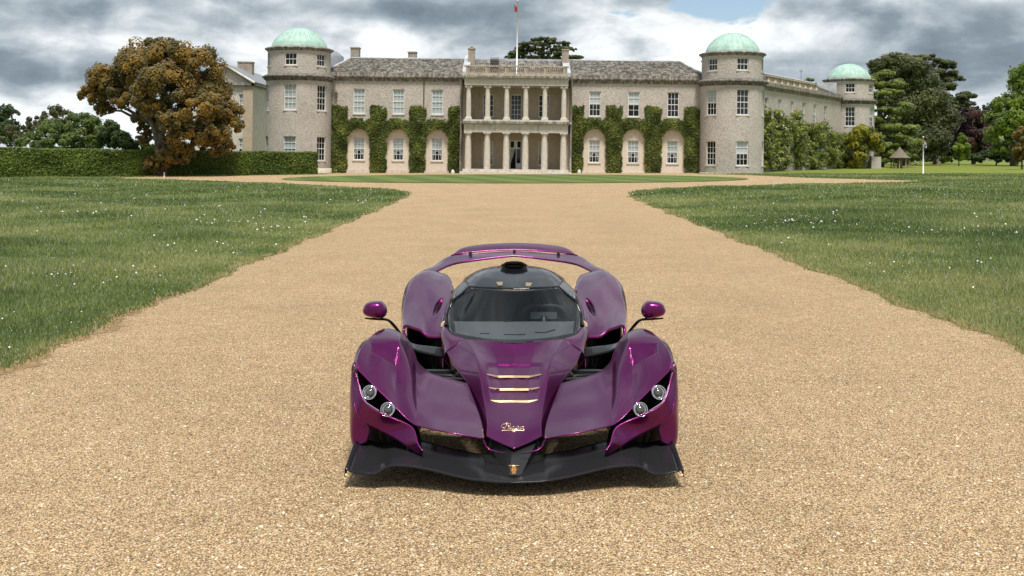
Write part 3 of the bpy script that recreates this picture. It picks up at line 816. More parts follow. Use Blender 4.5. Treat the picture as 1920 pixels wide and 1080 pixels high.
# ---- canopy: windscreen, roof, side glass
WS = surf([
 [(964, 642, 1.40), (920, 640.5, 1.43), (878, 634.5, 1.53), (848, 625, 1.68), (837, 610, 1.85)],
 [(964, 615, 1.52), (919, 613.5, 1.55), (874, 607.5, 1.65), (846, 599, 1.80), (838, 590, 1.94)],
 [(964, 579, 1.69), (919, 578, 1.72), (881, 573, 1.82), (857, 567, 1.95), (849, 563, 2.00)],
 [(964, 542, 1.88), (928, 541, 1.9), (904, 540, 1.95), (888, 538.5, 2.0), (880, 537, 2.05)]], 40, 30)
panel('windscreen', sym(WS), M['glass'], thick=0)
fr_ = WS[0:3].copy(); fr_[..., 2] -= .004; fr_[..., 1] += .003
panel('windscreen_frit', sym(fr_), M['black'], thick=0)
RF = surf([
 [(964, 542, 1.88), (943, 541.5, 1.89), (928, 541, 1.9), (904, 540, 1.95), (880, 537, 2.05)],
 [(964, 524, 2.16), (943, 523, 2.15), (925, 521, 2.17), (899, 521, 2.22), (875, 529, 2.25)],
 [(964, 508, 2.45), (943, 507, 2.45), (922, 507, 2.45), (896, 511, 2.47), (872, 525.5, 2.45)],
 [('m', 0, 2.75, 1.0), ('m', -.09, 2.75, 1.0), ('m', -.18, 2.75, .995), ('m', -.29, 2.75, .97), ('m', -.41, 2.75, .905)],
 [('m', 0, 3.4, .93), ('m', -.08, 3.4, .93), ('m', -.16, 3.4, .92), ('m', -.26, 3.4, .88), ('m', -.38, 3.4, .80)],
 [('m', 0, 4.2, .78), ('m', -.06, 4.2, .78), ('m', -.12, 4.2, .77), ('m', -.2, 4.2, .74), ('m', -.3, 4.2, .66)]], 40, 60)
rf = panel('roof', sym(RF), M['gloss_black'], thick=.006)[0]
SG = surf([
 [(880, 537, 2.05), (872, 529, 2.25), (869, 525.5, 2.45), ('m', -.41, 2.75, .905), ('m', -.38, 3.4, .80)],
 [(862, 553, 2.02), (853, 546, 2.25), ('m', -.475, 2.5, .85), ('m', -.47, 2.8, .83), ('m', -.42, 3.4, .74)],
 [(849, 563, 2.00), (842, 562, 2.2), ('m', -.52, 2.5, .78), ('m', -.515, 2.8, .76), ('m', -.46, 3.4, .68)],
 [(838, 590, 1.94), (833, 588, 2.15), ('m', -.55, 2.5, .70), ('m', -.54, 2.8, .68), ('m', -.50, 3.4, .62)],
 [(837, 610, 1.85), (832, 606, 2.1), ('m', -.565, 2.5, .63), ('m', -.56, 2.8, .62), ('m', -.53, 3.4, .56)]], 30, 24)
panel('side_window', SG, M['side_glass'], sides=(1, -1), thick=0)
for s in (1, -1):
    mb = MB(); pts = [K(880.5, 537.5, 2.05), K(867, 550, 2.01), K(849, 564, 1.995), K(838.5, 590, 1.935), K(836, 611, 1.85)]
    mb.tube([Vector(p) if s > 0 else mx(p) for p in pts], [.008, .010, .012, .014, .016], 8); mb.build('pillar', M['gloss_black'], car)
    mb = MB(); pts = [Vector(p) for p in (K(833, 603, 2.0), K(830, 608, 1.95), K(828, 614, 1.9))]
    mb.tube([p if s > 0 else mx(p) for p in pts], [.006, .014, .008], 8); mb.build('pillar_foot', M['gold_paint'], car)
    # header seams, roof seams and gold badges
    mb = MB(); FR = sym(RF)
    x = lambda v: v if s > 0 else 2 * CX - v
    mb.tube(line_on(FR, [(x(943), 532), (x(942), 512)], 8, .001), .0022, 5); mb.build('roof_seam', M['seam'], rf)
    mb = MB(); mb.tube(line_on(FR, [(x(881), 535), (x(872), 528)], 6, .001), .0025, 5); mb.build('roof_seam', M['seam'], rf)
    q = [onto(FR, x(a), b, .004) for a, b in ((930, 531.5), (942.5, 531), (942, 537.5), (934, 538))]
    mb = MB(); mb.face([p + Vector((0, 0, .002)) for p in q]); o = mb.build('roof_badge', M['gold'], rf); md = o.modifiers.new('t', 'SOLIDIFY'); md.thickness = .006
mb = MB(); a = line_on(sym(WS), [(884, 541), (925, 543.6), (964, 545), (1003, 543.6), (1044, 541)], 6, -.006)
mb.tube(a, .011, 6, flat=(1, 1)); mb.build('header_band', M['black'], car)
# roof scoop
SY = 2.52
hexo = [(950, 490.5), (978, 490.5), (989.5, 497), (979.5, 508.5), (948.5, 508.5), (938.5, 497)]
hexi = [(952, 493), (976, 493), (983, 498), (976, 505.5), (952, 505.5), (945, 498)]
O = [Vector(K(a, b, SY)) for a, b in hexo]; I = [Vector(K(a, b, SY + .0)) for a, b in hexi]
B = [Vector((p.x * .55, D0 + 3.7, .84 + (p.z - O[3].z) * .5)) for p in O]
I2 = [p + Vector((-p.x * .3, .25, -.01)) for p in I]
mb = MB()
for k in range(6):
    k2 = (k + 1) % 6
    mb.face([O[k], O[k2], I[k2], I[k]]); mb.face([O[k2], O[k], B[k], B[k2]]); mb.face([I[k], I[k2], I2[k2], I2[k]])
mb.face(I2)
sc_o = mb.build('roof_scoop', M['gloss_black'], rf)
mb = MB(); mb.box(-.062, .062, D0 + SY + .03, D0 + SY + .12, I[3].z + .026, I[3].z + .031); mb.build('scoop_vane', M['gold_paint'], sc_o) if False else mb.build('scoop_vane', M['gloss_black'], rf)

# ---- interior
mb = MB()
dash = surf([[(964, 640, 1.44), (915, 638, 1.47), (880, 633, 1.56), (852, 624, 1.72)],
             [('m', 0, 1.62, .655), ('m', -.2, 1.64, .655), ('m', -.33, 1.69, .65), ('m', -.44, 1.82, .645)],
             [('m', 0, 1.84, .695), ('m', -.2, 1.85, .695), ('m', -.36, 1.88, .69), ('m', -.46, 1.95, .68)],
             [('m', 0, 1.88, .60), ('m', -.2, 1.89, .60), ('m', -.36, 1.92, .595), ('m', -.46, 1.98, .59)]], 30, 24)
dash[..., 2] -= .012
panel('dashboard', sym(dash), M['alcantara'], thick=.004)
for px0, px1, py in ((900, 918, 626), (945, 985, 628), (1003, 1040, 624)):
    mb = MB(); pts = line_on(sym(dash), [(px0, py), ((px0 + px1) / 2, py + .5), (px1, py - (5 if px0 > 1000 else 0))], 4, .003)
    if len(pts) > 2: mb.tube(pts, .0055, 6); mb.build('demister_slot', M['seam'], car)
mb = MB(); mb.box(-.075, -.03, D0 + 1.80, D0 + 1.82, .688, .700); mb.build('dash_switch', M['black'], car)
def seat(x):
    S_ = surf([[('m', x - .20, 2.10, .22), ('m', x - .12, 2.05, .20), ('m', x + .12, 2.05, .20), ('m', x + .20, 2.10, .22)],
               [('m', x - .21, 2.40, .30), ('m', x - .13, 2.42, .24), ('m', x + .13, 2.42, .24), ('m', x + .21, 2.40, .30)],
               [('m', x - .21, 2.55, .55), ('m', x - .13, 2.62, .52), ('m', x + .13, 2.62, .52), ('m', x + .21, 2.55, .55)],
               [('m', x - .15, 2.62, .78), ('m', x - .10, 2.70, .80), ('m', x + .10, 2.70, .80), ('m', x + .15, 2.62, .78)],
               [('m', x - .10, 2.66, .88), ('m', x - .07, 2.72, .90), ('m', x + .07, 2.72, .90), ('m', x + .10, 2.66, .88)]], 20, 24)
    o = panel('seat', S_, M['dark_trim'], thick=.02)[0]
    for k in (-1, 1):
        mb = MB(); mb.tube([(x + .06 * k, D0 + 2.60, .76), (x + .07 * k, D0 + 2.52, .6), (x + .09 * k, D0 + 2.38, .38)], .022, 6, flat=(1, .25)); mb.build('harness', M['alcantara'], o)
seat(.235); seat(-.235)
mb = MB(); cx, cz, cy = .225, .70, D0 + 2.02
pts = []
for k in range(33):
    a = 2 * math.pi * k / 32
    x = .155 * math.copysign(abs(math.cos(a)) ** .6, math.cos(a)); z = .085 * math.copysign(abs(math.sin(a)) ** .6, math.sin(a))
    pts.append((cx + x, cy - z * .35, cz + z))
mb.tube(pts, .017, 8, cap=False); sw = mb.build('steering_wheel', M['dark_trim'], car)
mb = MB(); mb.box(cx - .10, cx + .10, cy - .03, cy + .0, cz - .015, cz + .035); mb.build('wheel_display', M['alcantara'], sw)
mb = MB(); mb.tube([(cx, cy, cz), (cx, cy - .2, cz - .12)], .03, 8); mb.build('steering_column', M['black'], sw)
mb = MB(); mb.box(-.50, .50, D0 + 2.78, D0 + 2.80, .1, .80); mb.build('bulkhead', M['dark_trim'], car)

# ---- side pods, door flank, rear haunches
DF = surf([[(834, 612, 1.95), (830, 606, 2.15), ('m', -.57, 2.5, .625), ('m', -.565, 2.8, .61), ('m', -.54, 3.4, .55)],
           [(828, 622, 1.98), (826, 616, 2.2), ('m', -.60, 2.5, .59), ('m', -.60, 2.85, .585), ('m', -.585, 3.4, .56)],
           [(830, 640, 2.02), (826, 632, 2.25), ('m', -.60, 2.5, .50), ('m', -.62, 2.85, .555), ('m', -.63, 3.4, .58)],
           [('m', -.54, 2.0, .30), ('m', -.58, 2.25, .30), ('m', -.60, 2.5, .32), ('m', -.62, 2.85, .35), ('m', -.64, 3.4, .4)]], 26, 20)
panel('door_flank', DF, M['paint'], sides=(1, -1))
HA = [
 [(757, 611, 2.55), (774, 614, 2.50), (790, 620, 2.45), (800, 628.5, 2.42), (813, 632, 2.40), (830, 632, 2.38)],
 [(755.5, 588, 2.90), (775, 588, 2.85), (795, 591, 2.80), (808, 598, 2.70), (820, 605, 2.62), (833, 608, 2.55)],
 [(760, 562, 3.20), (779, 560, 3.20), (798, 562, 3.12), (817, 569, 3.02), (829, 576, 2.94), (839, 580, 2.88)],
 [(768, 537, 3.50), (785, 533, 3.50), (804, 534, 3.46), (823, 538, 3.41), (837, 545, 3.35), (846, 550, 3.30)],
 [(786, 512, 3.85), (798, 508, 3.90), (814, 511, 3.90), (829, 514, 3.88), (840, 518, 3.84), (847, 528, 3.76)],
 [('m', -.90, 4.20, .74), ('m', -.83, 4.25, .76), ('m', -.76, 4.25, .76), ('m', -.70, 4.25, .74), ('m', -.65, 4.2, .71), ('m', -.60, 4.15, .66)],
 [('m', -.88, 4.52, .55), ('m', -.81, 4.56, .57), ('m', -.74, 4.56, .57), ('m', -.68, 4.56, .56), ('m', -.62, 4.54, .53), ('m', -.56, 4.5, .5)]]
HSf = surf(HA, 90, 110)
Vh = HSf.reshape(-1, 3); sc2 = FPX / Vh[:, 1]; hx = CX + Vh[:, 0] * sc2; hy = HY + (CAMH - Vh[:, 2]) * sc2
# almond intake sunk into the inner face
ax, ay = 820.5, 576.5; ca, sa = math.cos(R(-62)), math.sin(R(-62))
uu = (hx - ax) * ca + (hy - ay) * sa; vv = -(hx - ax) * sa + (hy - ay) * ca
rr_ = (uu / 18) ** 2 + (vv / 6) ** 2
msk = (rr_ < 1) & (Vh[:, 1] < D0 + 3.6)
dd = np.where(msk, np.clip(1 - rr_, 0, 1) ** .5, 0)
Vh[:, 0] -= .012 * dd; Vh[:, 2] -= .04 * dd; Vh[:, 1] += .04 * dd
HSf = Vh.reshape(HSf.shape)
ha = panel('rear_haunch', HSf, M['paint'], sides=(1, -1), thick=.006)
for i, s in enumerate((1, -1)):
    x = lambda v: v if s > 0 else 2 * CX - v
    base = HSf if s > 0 else flipx(HSf)
    mb = MB(); mb.tube(line_on(base, [(x(762), 560.5), (x(780), 558.5), (x(797), 560)], 8, .0005), .0018, 5); mb.build('panel_seam', M['seam'], ha[i])
    # the dark throat of the almond intake
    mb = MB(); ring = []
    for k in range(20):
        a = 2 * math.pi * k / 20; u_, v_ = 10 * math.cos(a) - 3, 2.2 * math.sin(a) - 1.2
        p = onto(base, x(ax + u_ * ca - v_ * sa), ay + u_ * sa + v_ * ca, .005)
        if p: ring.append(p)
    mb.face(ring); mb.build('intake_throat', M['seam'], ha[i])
    # rolled rim of the side intake
    pts = [(831, 632, 2.37), (813, 632.5, 2.39), (800, 629, 2.41), (790, 620.5, 2.44), (774, 614.5, 2.49), (760, 611.5, 2.53), (757.5, 616, 2.53), (759, 630, 2.48), (764, 642, 2.44), (771, 653, 2.40)]
    P = nat_spline(np.array([Q(t) for t in pts])[:, None, :], 60)[:, 0]
    mb = MB(); mb.tube([Vector(p) if s > 0 else mx(p) for p in P], .013, 10); mb.build('intake_rim', M['paint'], ha[i])
# outer flank of pod and haunch with the rear wheel opening behind
HF = surf([[(757, 611, 2.55), (755.5, 588, 2.90), (760, 562, 3.20), (768, 537, 3.50), (786, 512, 3.85), ('m', -.90, 4.20, .74), ('m', -.88, 4.52, .55)],
           [(756.5, 617, 2.56), (754.5, 593, 2.92), (757, 566, 3.24), ('m', -.985, 3.52, .705), ('m', -.965, 3.85, .76), ('m', -.95, 4.2, .70), ('m', -.93, 4.52, .52)],
           [('m', -.885, 2.55, .36), ('m', -.955, 2.9, .48), ('m', -.99, 3.25, .60), ('m', -1.0, 3.52, .66), ('m', -1.0, 3.85, .69), ('m', -.99, 4.12, .62), ('m', -.97, 4.4, .46)],
           [('m', -.87, 2.52, .12), ('m', -.94, 2.95, .14), ('m', -.985, 3.33, .42), ('m', -1.0, 3.54, .60), ('m', -1.0, 3.85, .63), ('m', -.99, 4.06, .53), ('m', -.97, 4.14, .36)]], 50, 24)
panel('haunch_flank', HF, M['paint'], sides=(1, -1), thick=.006)
for s in (1, -1):      # duct inside the side intake
    mb = MB(); ii = [(-.57, 2.42, .47), (-.86, 2.52, .52), (-.86, 2.45, .10), (-.56, 2.42, .10)]
    f = [Vector((a * s, D0 + b, c)) for a, b, c in ii]; g = [p + Vector((0, .55, .0)) for p in f]
    for k in range(4): mb.face([f[k], f[(k + 1) % 4], g[(k + 1) % 4], g[k]])
    mb.face(g); mb.build('intake_duct', M['black'], car)
    mb = MB(); mb.tube([(-.60 * s, D0 + 2.60, .44), (-.66 * s, D0 + 2.60, .12)], .008, 6); mb.tube([(-.72 * s, D0 + 2.62, .46), (-.66 * s, D0 + 2.64, .14)], .008, 6); mb.build('intake_vane', M['carbon'], car)
    mb = MB(); mb.box(min(-.55 * s, -.90 * s), max(-.55 * s, -.90 * s), D0 + 1.75, D0 + 3.35, .07, .10); mb.build('floor_edge', M['carbon'], car)
# engine deck between the haunches, tail, diffuser
DK = surf([[('m', -.01, 2.82, .96), ('m', -.25, 2.82, .90), ('m', -.46, 2.82, .72), ('m', -.60, 2.9, .57)],
           [('m', -.01, 3.4, .90), ('m', -.25, 3.4, .84), ('m', -.47, 3.4, .68), ('m', -.62, 3.45, .60)],
           [('m', -.01, 4.0, .76), ('m', -.25, 4.0, .74), ('m', -.47, 4.0, .68), ('m', -.62, 4.0, .66)],
           [('m', -.01, 4.5, .62), ('m', -.25, 4.5, .62), ('m', -.47, 4.5, .6), ('m', -.60, 4.5, .56)]], 20, 24)
DK[..., 2] -= .03
panel('engine_cover', sym(DK), M['paint'])
mb = MB(); mb.box(-.88, .88, D0 + 4.30, D0 + 4.50, .16, .50); mb.build('tail_panel', M['black'], car)
mb = MB(); mb.box(-.80, .80, D0 + 4.0, D0 + 4.62, .10, .13); mb.build('diffuser', M['carbon'], car)
# ---- black cross strut, mirror arms, mirrors, suspension
for s in (1, -1):
    SWp = surf([[(765, 642, 1.80), (778, 647, 1.82), (806, 651, 1.84), (838, 655, 1.86)],
                [(768, 648, 1.72), (780, 653, 1.74), (808, 659, 1.76), (841, 664, 1.78)],
                [(772, 654, 1.66), (784, 659.5, 1.68), (811, 666, 1.70), (845, 673, 1.72)]], 20, 8)
    o = panel('side_strut', SWp, M['carbon'], sides=(s,), thick=.018)[0]
    pm = lambda t: Vector(K(*t)) if s > 0 else mx(K(*t))
    arm = [(684.5, 596.5, 1.36), (700, 598, 1.36), (718, 598.5, 1.37), (727, 600, 1.38), (735, 606.5, 1.42), (745, 618.5, 1.52), (757, 634, 1.64), (767, 645, 1.74)]
    P = nat_spline(np.array([Q(t) for t in arm])[:, None, :], 40)[:, 0]
    rad = np.interp(np.linspace(0, 7, 40), range(8), [.006, .0105, .0115, .0115, .011, .011, .012, .014])
    mb = MB(); mb.tube([Vector(p) if s > 0 else mx(p) for p in P], list(rad), 10, flat=(1.2, .8)); mo = mb.build('mirror_arm', M['carbon'], car)
    outl = [(679.5, 582), (682, 575), (687, 568.5), (698, 565.3), (708, 564.6), (715, 565.8), (721, 571), (724.5, 578), (725, 586), (722, 593), (715, 597), (700, 595.5), (688, 592.5), (681.5, 588)]
    c0 = np.mean([Q((a, b, 1.36)) for a, b in outl], axis=0)
    rows_ = []
    for sc3, dy in ((.02, -.060), (.35, -.058), (.68, -.050), (.88, -.034), (.98, -.010), (1.0, .015), (.97, .04), (.9, .05), (.86, .045)):
        ring = []
        for a, b in outl + outl[:1]:
            p = Q((a, b, 1.36)); q = c0 + (p - c0) * sc3; q[1] += dy; ring.append(q)
        rows_.append(ring)
    S_ = np.array(rows_); S_ = spl(S_, 26); S_ = spl(S_.transpose(1, 0, 2), 48).transpose(1, 0, 2)
    mi = panel('mirror', S_, M['paint'], sides=(s,), thick=0)[0]
    mb = MB(); mb.face([Vector(p) if s > 0 else mx(p) for p in S_[-1][:-1]]); mb.build('mirror_glass', M['chrome'], mi)
    for k, (a, b) in enumerate((((-.30, 1.02, .40), (-.72, 1.05, .42)), ((-.30, 1.32, .36), (-.72, 1.1, .42)), ((-.30, 1.0, .16), (-.72, 1.0, .18)), ((-.30, 1.35, .15), (-.72, 1.08, .18)), ((-.28, 1.25, .46), (-.70, 1.08, .22)))):
        mb = MB(); mb.tube([(a[0] * s, D0 + a[1] + .14, a[2]), (b[0] * s, D0 + b[1] + .14, b[2])], .013, 8); mb.build('wishbone', M['black'], car)
    mb = MB(); mb.box(min(-.40 * s, -.88 * s), max(-.40 * s, -.88 * s), D0 + 1.46, D0 + 1.52, .08, .40); mb.build('bay_wall', M['black'], car)
    mb = MB(); mb.tube([(-.42 * s, D0 + 1.38, .30), (-.56 * s, D0 + 1.40, .31)], .05, 10); mb.build('damper', M['dark_trim'], car)
    mb = MB(); mb.box(min(-.05 * s, -.98 * s), max(-.05 * s, -.98 * s), D0 + 1.50, D0 + 1.80, .06, .085); mb.build('bay_floor', M['black'], car)
# ---- rear wing
WG = surf([
 [(964, 480, 4.40), (922, 484.5, 4.38), (885, 489.5, 4.34), (855, 494.5, 4.28), (836, 501, 4.18), (818, 510, 4.04), (803, 515, 3.92)],
 [(964, 476, 4.50), (921, 479.5, 4.48), (882, 483.5, 4.45), (849, 488.5, 4.39), (830, 495.5, 4.29), (814, 504, 4.12), (798, 510, 3.98)],
 [(964, 472, 4.62), (920, 474.5, 4.60), (880, 477.5, 4.57), (845, 480.5, 4.52), (826, 491, 4.40), (811, 501, 4.20), (794, 507.5, 4.02)]], 60, 12)
wg = panel('rear_wing', sym(WG), M['paint'], thick=.016)[0]
FL = surf([
 [(964, 468.5, 4.62), (920, 470.5, 4.61), (882, 473.5, 4.58), (858, 476.5, 4.55), (845, 479, 4.52)],
 [(964, 462, 4.70), (921, 463.5, 4.69), (885, 467, 4.66), (861, 472, 4.60), (848, 478, 4.54)],
 [(964, 456, 4.80), (922, 457.5, 4.79), (892, 460.5, 4.76), (865, 466.5, 4.68), (851, 476.5, 4.57)]], 40, 12)
panel('wing_flap', sym(FL), M['paint'], thick=.010)
for px, py in ((882, 477.5), (964.5, 473.5), (1047, 478)):
    c = K(px, py, 4.54); mb = MB(); mb.box(c[0] - .014, c[0] + .014, c[1] - .03, c[1] + .05, c[2] - .02, c[2] + .028); mb.build('flap_bracket', M['black'], wg)
# ================================================================== the country house
HROLL = .0113
HY0 = 98.0
def flint_mat():
    m, t, p = base_mat('knapped_flint'); setp(p, rough=.85, spec=.25)
    tc = t.new('ShaderNodeTexCoord').outputs['Object']
    v = t.new('ShaderNodeTexVoronoi', ins={'Vector': tc, 'Scale': 10.0})
    wn = t.new('ShaderNodeTexWhiteNoise', ins={'Vector': v.outputs['Position']})
    c = t.ramp(wn.outputs['Value'], [(0, (.36, .305, .27)), (.3, (.46, .405, .36)), (.65, (.53, .475, .425)), (.9, (.61, .56, .51)), (1, (.42, .375, .34))])
    c = t.mix(t.smooth(v.outputs['Distance'], .35, .8), c, (.55, .50, .445))
    drift = t.ramp(t.noise(tc, .35, 5, .6), [(.3, (.76, .755, .75)), (.7, (.96, .95, .94))])
    c = t.mix(1.0, c, drift, 'MULTIPLY')
    st = t.new('ShaderNodeMapping', ins={0: tc, 3: (1.2, 1.2, .12)})
    streak = t.smooth(t.noise(st.outputs[0], 2.2, 5, .6), .58, .78)
    c = t.mix(t.math('MULTIPLY', streak, .35), c, (.27, .25, .23))
    t.l.new(c, p.inputs['Base Color'])
    b = t.new('ShaderNodeBump', ins={'Strength': .5, 'Distance': .04, 'Height': t.math('SUBTRACT', 1, v.outputs['Distance'])})
    t.l.new(b.outputs[0], p.inputs['Normal'])
    return m
M['flint'] = flint_mat()
def stone_mat(name, stops, dirt, d0=.5, d1=.75):
    m, t, p = base_mat(name); setp(p, rough=.85, spec=.25)
    tc = t.new('ShaderNodeTexCoord').outputs['Object']
    c = t.ramp(t.noise(tc, 3.5, 6, .65), stops)
    st = t.new('ShaderNodeMapping', ins={0: tc, 3: (2.2, 2.2, .35)})
    c = t.mix(t.math('MULTIPLY', t.smooth(t.noise(st.outputs[0], 1.6, 6, .65), d0, d1), .75), c, dirt)
    t.l.new(c, p.inputs['Base Color'])
    b = t.new('ShaderNodeBump', ins={'Strength': .3, 'Distance': .02, 'Height': t.noise(tc, 16, 5, .65)})
    t.l.new(b.outputs[0], p.inputs['Normal'])
    return m
M['stone'] = stone_mat('portland_stone', [(.3, (.45, .395, .335)), (.5, (.56, .505, .435)), (.7, (.66, .61, .54))], (.27, .24, .21), .52, .74)
M['plaster'] = stone_mat('niche_plaster', [(.3, (.56, .48, .385)), (.7, (.68, .60, .495))], (.44, .36, .27), .55, .8)
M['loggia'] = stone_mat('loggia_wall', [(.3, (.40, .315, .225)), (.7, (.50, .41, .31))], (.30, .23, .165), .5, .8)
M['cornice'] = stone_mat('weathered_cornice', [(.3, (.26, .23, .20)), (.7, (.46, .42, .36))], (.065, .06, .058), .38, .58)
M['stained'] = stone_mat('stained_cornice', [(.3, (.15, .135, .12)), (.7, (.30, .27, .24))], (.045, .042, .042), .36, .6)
M['parapet'] = stone_mat('weathered_parapet', [(.3, (.36, .29, .21)), (.7, (.55, .47, .36))], (.16, .14, .12), .45, .7)
M['lead'] = plain('lead_sheet', (.40, .42, .44), .55, var=.25, scale=2)
M['slate'] = plain('blue_slate', (.20, .215, .235), .6, var=.2, scale=5, bump=.2)
M['drain'] = plain('drain_pipe', (.075, .07, .065), .6)
M['white_wood'] = plain('white_joinery', (.74, .74, .71), .45, var=.06, scale=6)
M['blind'] = plain('window_blind', (.62, .655, .63), .85, var=.06, scale=1.2)
M['blind_pale'] = plain('pale_blind', (.76, .77, .75), .85, var=.04, scale=1.2)
M['curtain'] = plain('curtain', (.42, .40, .38), .9, var=.2, scale=9)
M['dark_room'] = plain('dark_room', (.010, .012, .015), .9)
M['chimney'] = stone_mat('chimney_stone', [(.3, (.26, .21, .165)), (.7, (.42, .35, .28))], (.15, .13, .11))
M['pane'] = glass_mat('window_pane', (.80, .83, .84), 1.5)
def tiles_mat():
    m, t, p = base_mat('stone_slates'); setp(p, rough=.9, spec=.2)
    a = t.new('ShaderNodeAttribute', attribute_name='var').outputs['Fac']
    tc = t.new('ShaderNodeTexCoord').outputs['Object']
    f = t.math('MULTIPLY_ADD', t.noise(tc, 1.1, 5, .65), .75, t.math('MULTIPLY_ADD', a, .5, -.20))
    c = t.ramp(f, [(.15, (.065, .060, .055)), (.4, (.145, .132, .118)), (.6, (.24, .222, .19)), (.8, (.38, .36, .31)), (.95, (.52, .50, .44))])
    c = t.mix(t.smooth(t.noise(tc, 5.0, 5, .7), .60, .70), c, (.30, .285, .12))
    t.l.new(c, p.inputs['Base Color'])
    b = t.new('ShaderNodeBump', ins={'Strength': .5, 'Distance': .02, 'Height': t.noise(tc, 14, 5, .65)})
    t.l.new(b.outputs[0], p.inputs['Normal'])
    return m
M['tiles'] = tiles_mat()
def copper_mat():
    m, t, p = base_mat('verdigris_copper'); setp(p, rough=.6, spec=.3)
    tc = t.new('ShaderNodeTexCoord').outputs['Object']
    c = t.ramp(t.noise(tc, 1.4, 6, .65), [(.3, (.27, .41, .35)), (.55, (.36, .51, .44)), (.75, (.48, .62, .55))])
    st = t.new('ShaderNodeMapping', ins={0: tc, 3: (3.0, 3.0, .3)})
    c = t.mix(t.math('MULTIPLY', t.smooth(t.noise(st.outputs[0], 2.0, 5, .65), .5, .75), .5), c, (.19, .35, .28))
    t.l.new(c, p.inputs['Base Color'])
    return m
M['copper'] = copper_mat()

house = thing('country_house', 'long pale flint country house with pillared portico, round corner towers and green copper domes', 'house', (0, HY0, 0))
house.rotation_euler = (0, HROLL, 0)
def frame(o, r, n):
    """local frame: x along the wall, y outwards reversed (into the wall), z up"""
    return Vector(o), Vector(r).normalized(), Vector(n).normalized()
def wall_mesh(mb, P, us, zs, holes, depth=.20, du=None):
    """wall skin over breaks us x zs with holes (u0,u1,z0,z1) left open and their reveals"""
    U = sorted(set(us) | {h[0] for h in holes} | {h[1] for h in holes}); Z = sorted(set(zs) | {h[2] for h in holes} | {h[3] for h in holes})
    if du:
        V = []
        for a, b in zip(U[:-1], U[1:]):
            k = max(1, int(math.ceil((b - a) / du))); V += [a + (b - a) * i / k for i in range(k)]
        U = V + [U[-1]]
    for a, b in zip(U[:-1], U[1:]):
        for c, d in zip(Z[:-1], Z[1:]):
            mu, mz = (a + b) / 2, (c + d) / 2
            if any(h[0] < mu < h[1] and h[2] < mz < h[3] for h in holes): continue
            mb.face([P(a, c, 0), P(b, c, 0), P(b, d, 0), P(a, d, 0)], bool(du))
    for u0, u1, z0, z1 in holes:
        uu = [u0 + (u1 - u0) * i / 4 for i in range(5)] if du else [u0, u1]
        for a, b in zip(uu[:-1], uu[1:]):
            mb.face([P(a, z1, 0), P(b, z1, 0), P(b, z1, -depth), P(a, z1, -depth)])
            mb.face([P(b, z0, 0), P(a, z0, 0), P(a, z0, -depth), P(b, z0, -depth)])
        mb.face([P(u0, z0, 0), P(u0, z1, 0), P(u0, z1, -depth), P(u0, z0, -depth)])
        mb.face([P(u1, z1, 0), P(u1, z0, 0), P(u1, z0, -depth), P(u1, z1, -depth)])
WM = {}
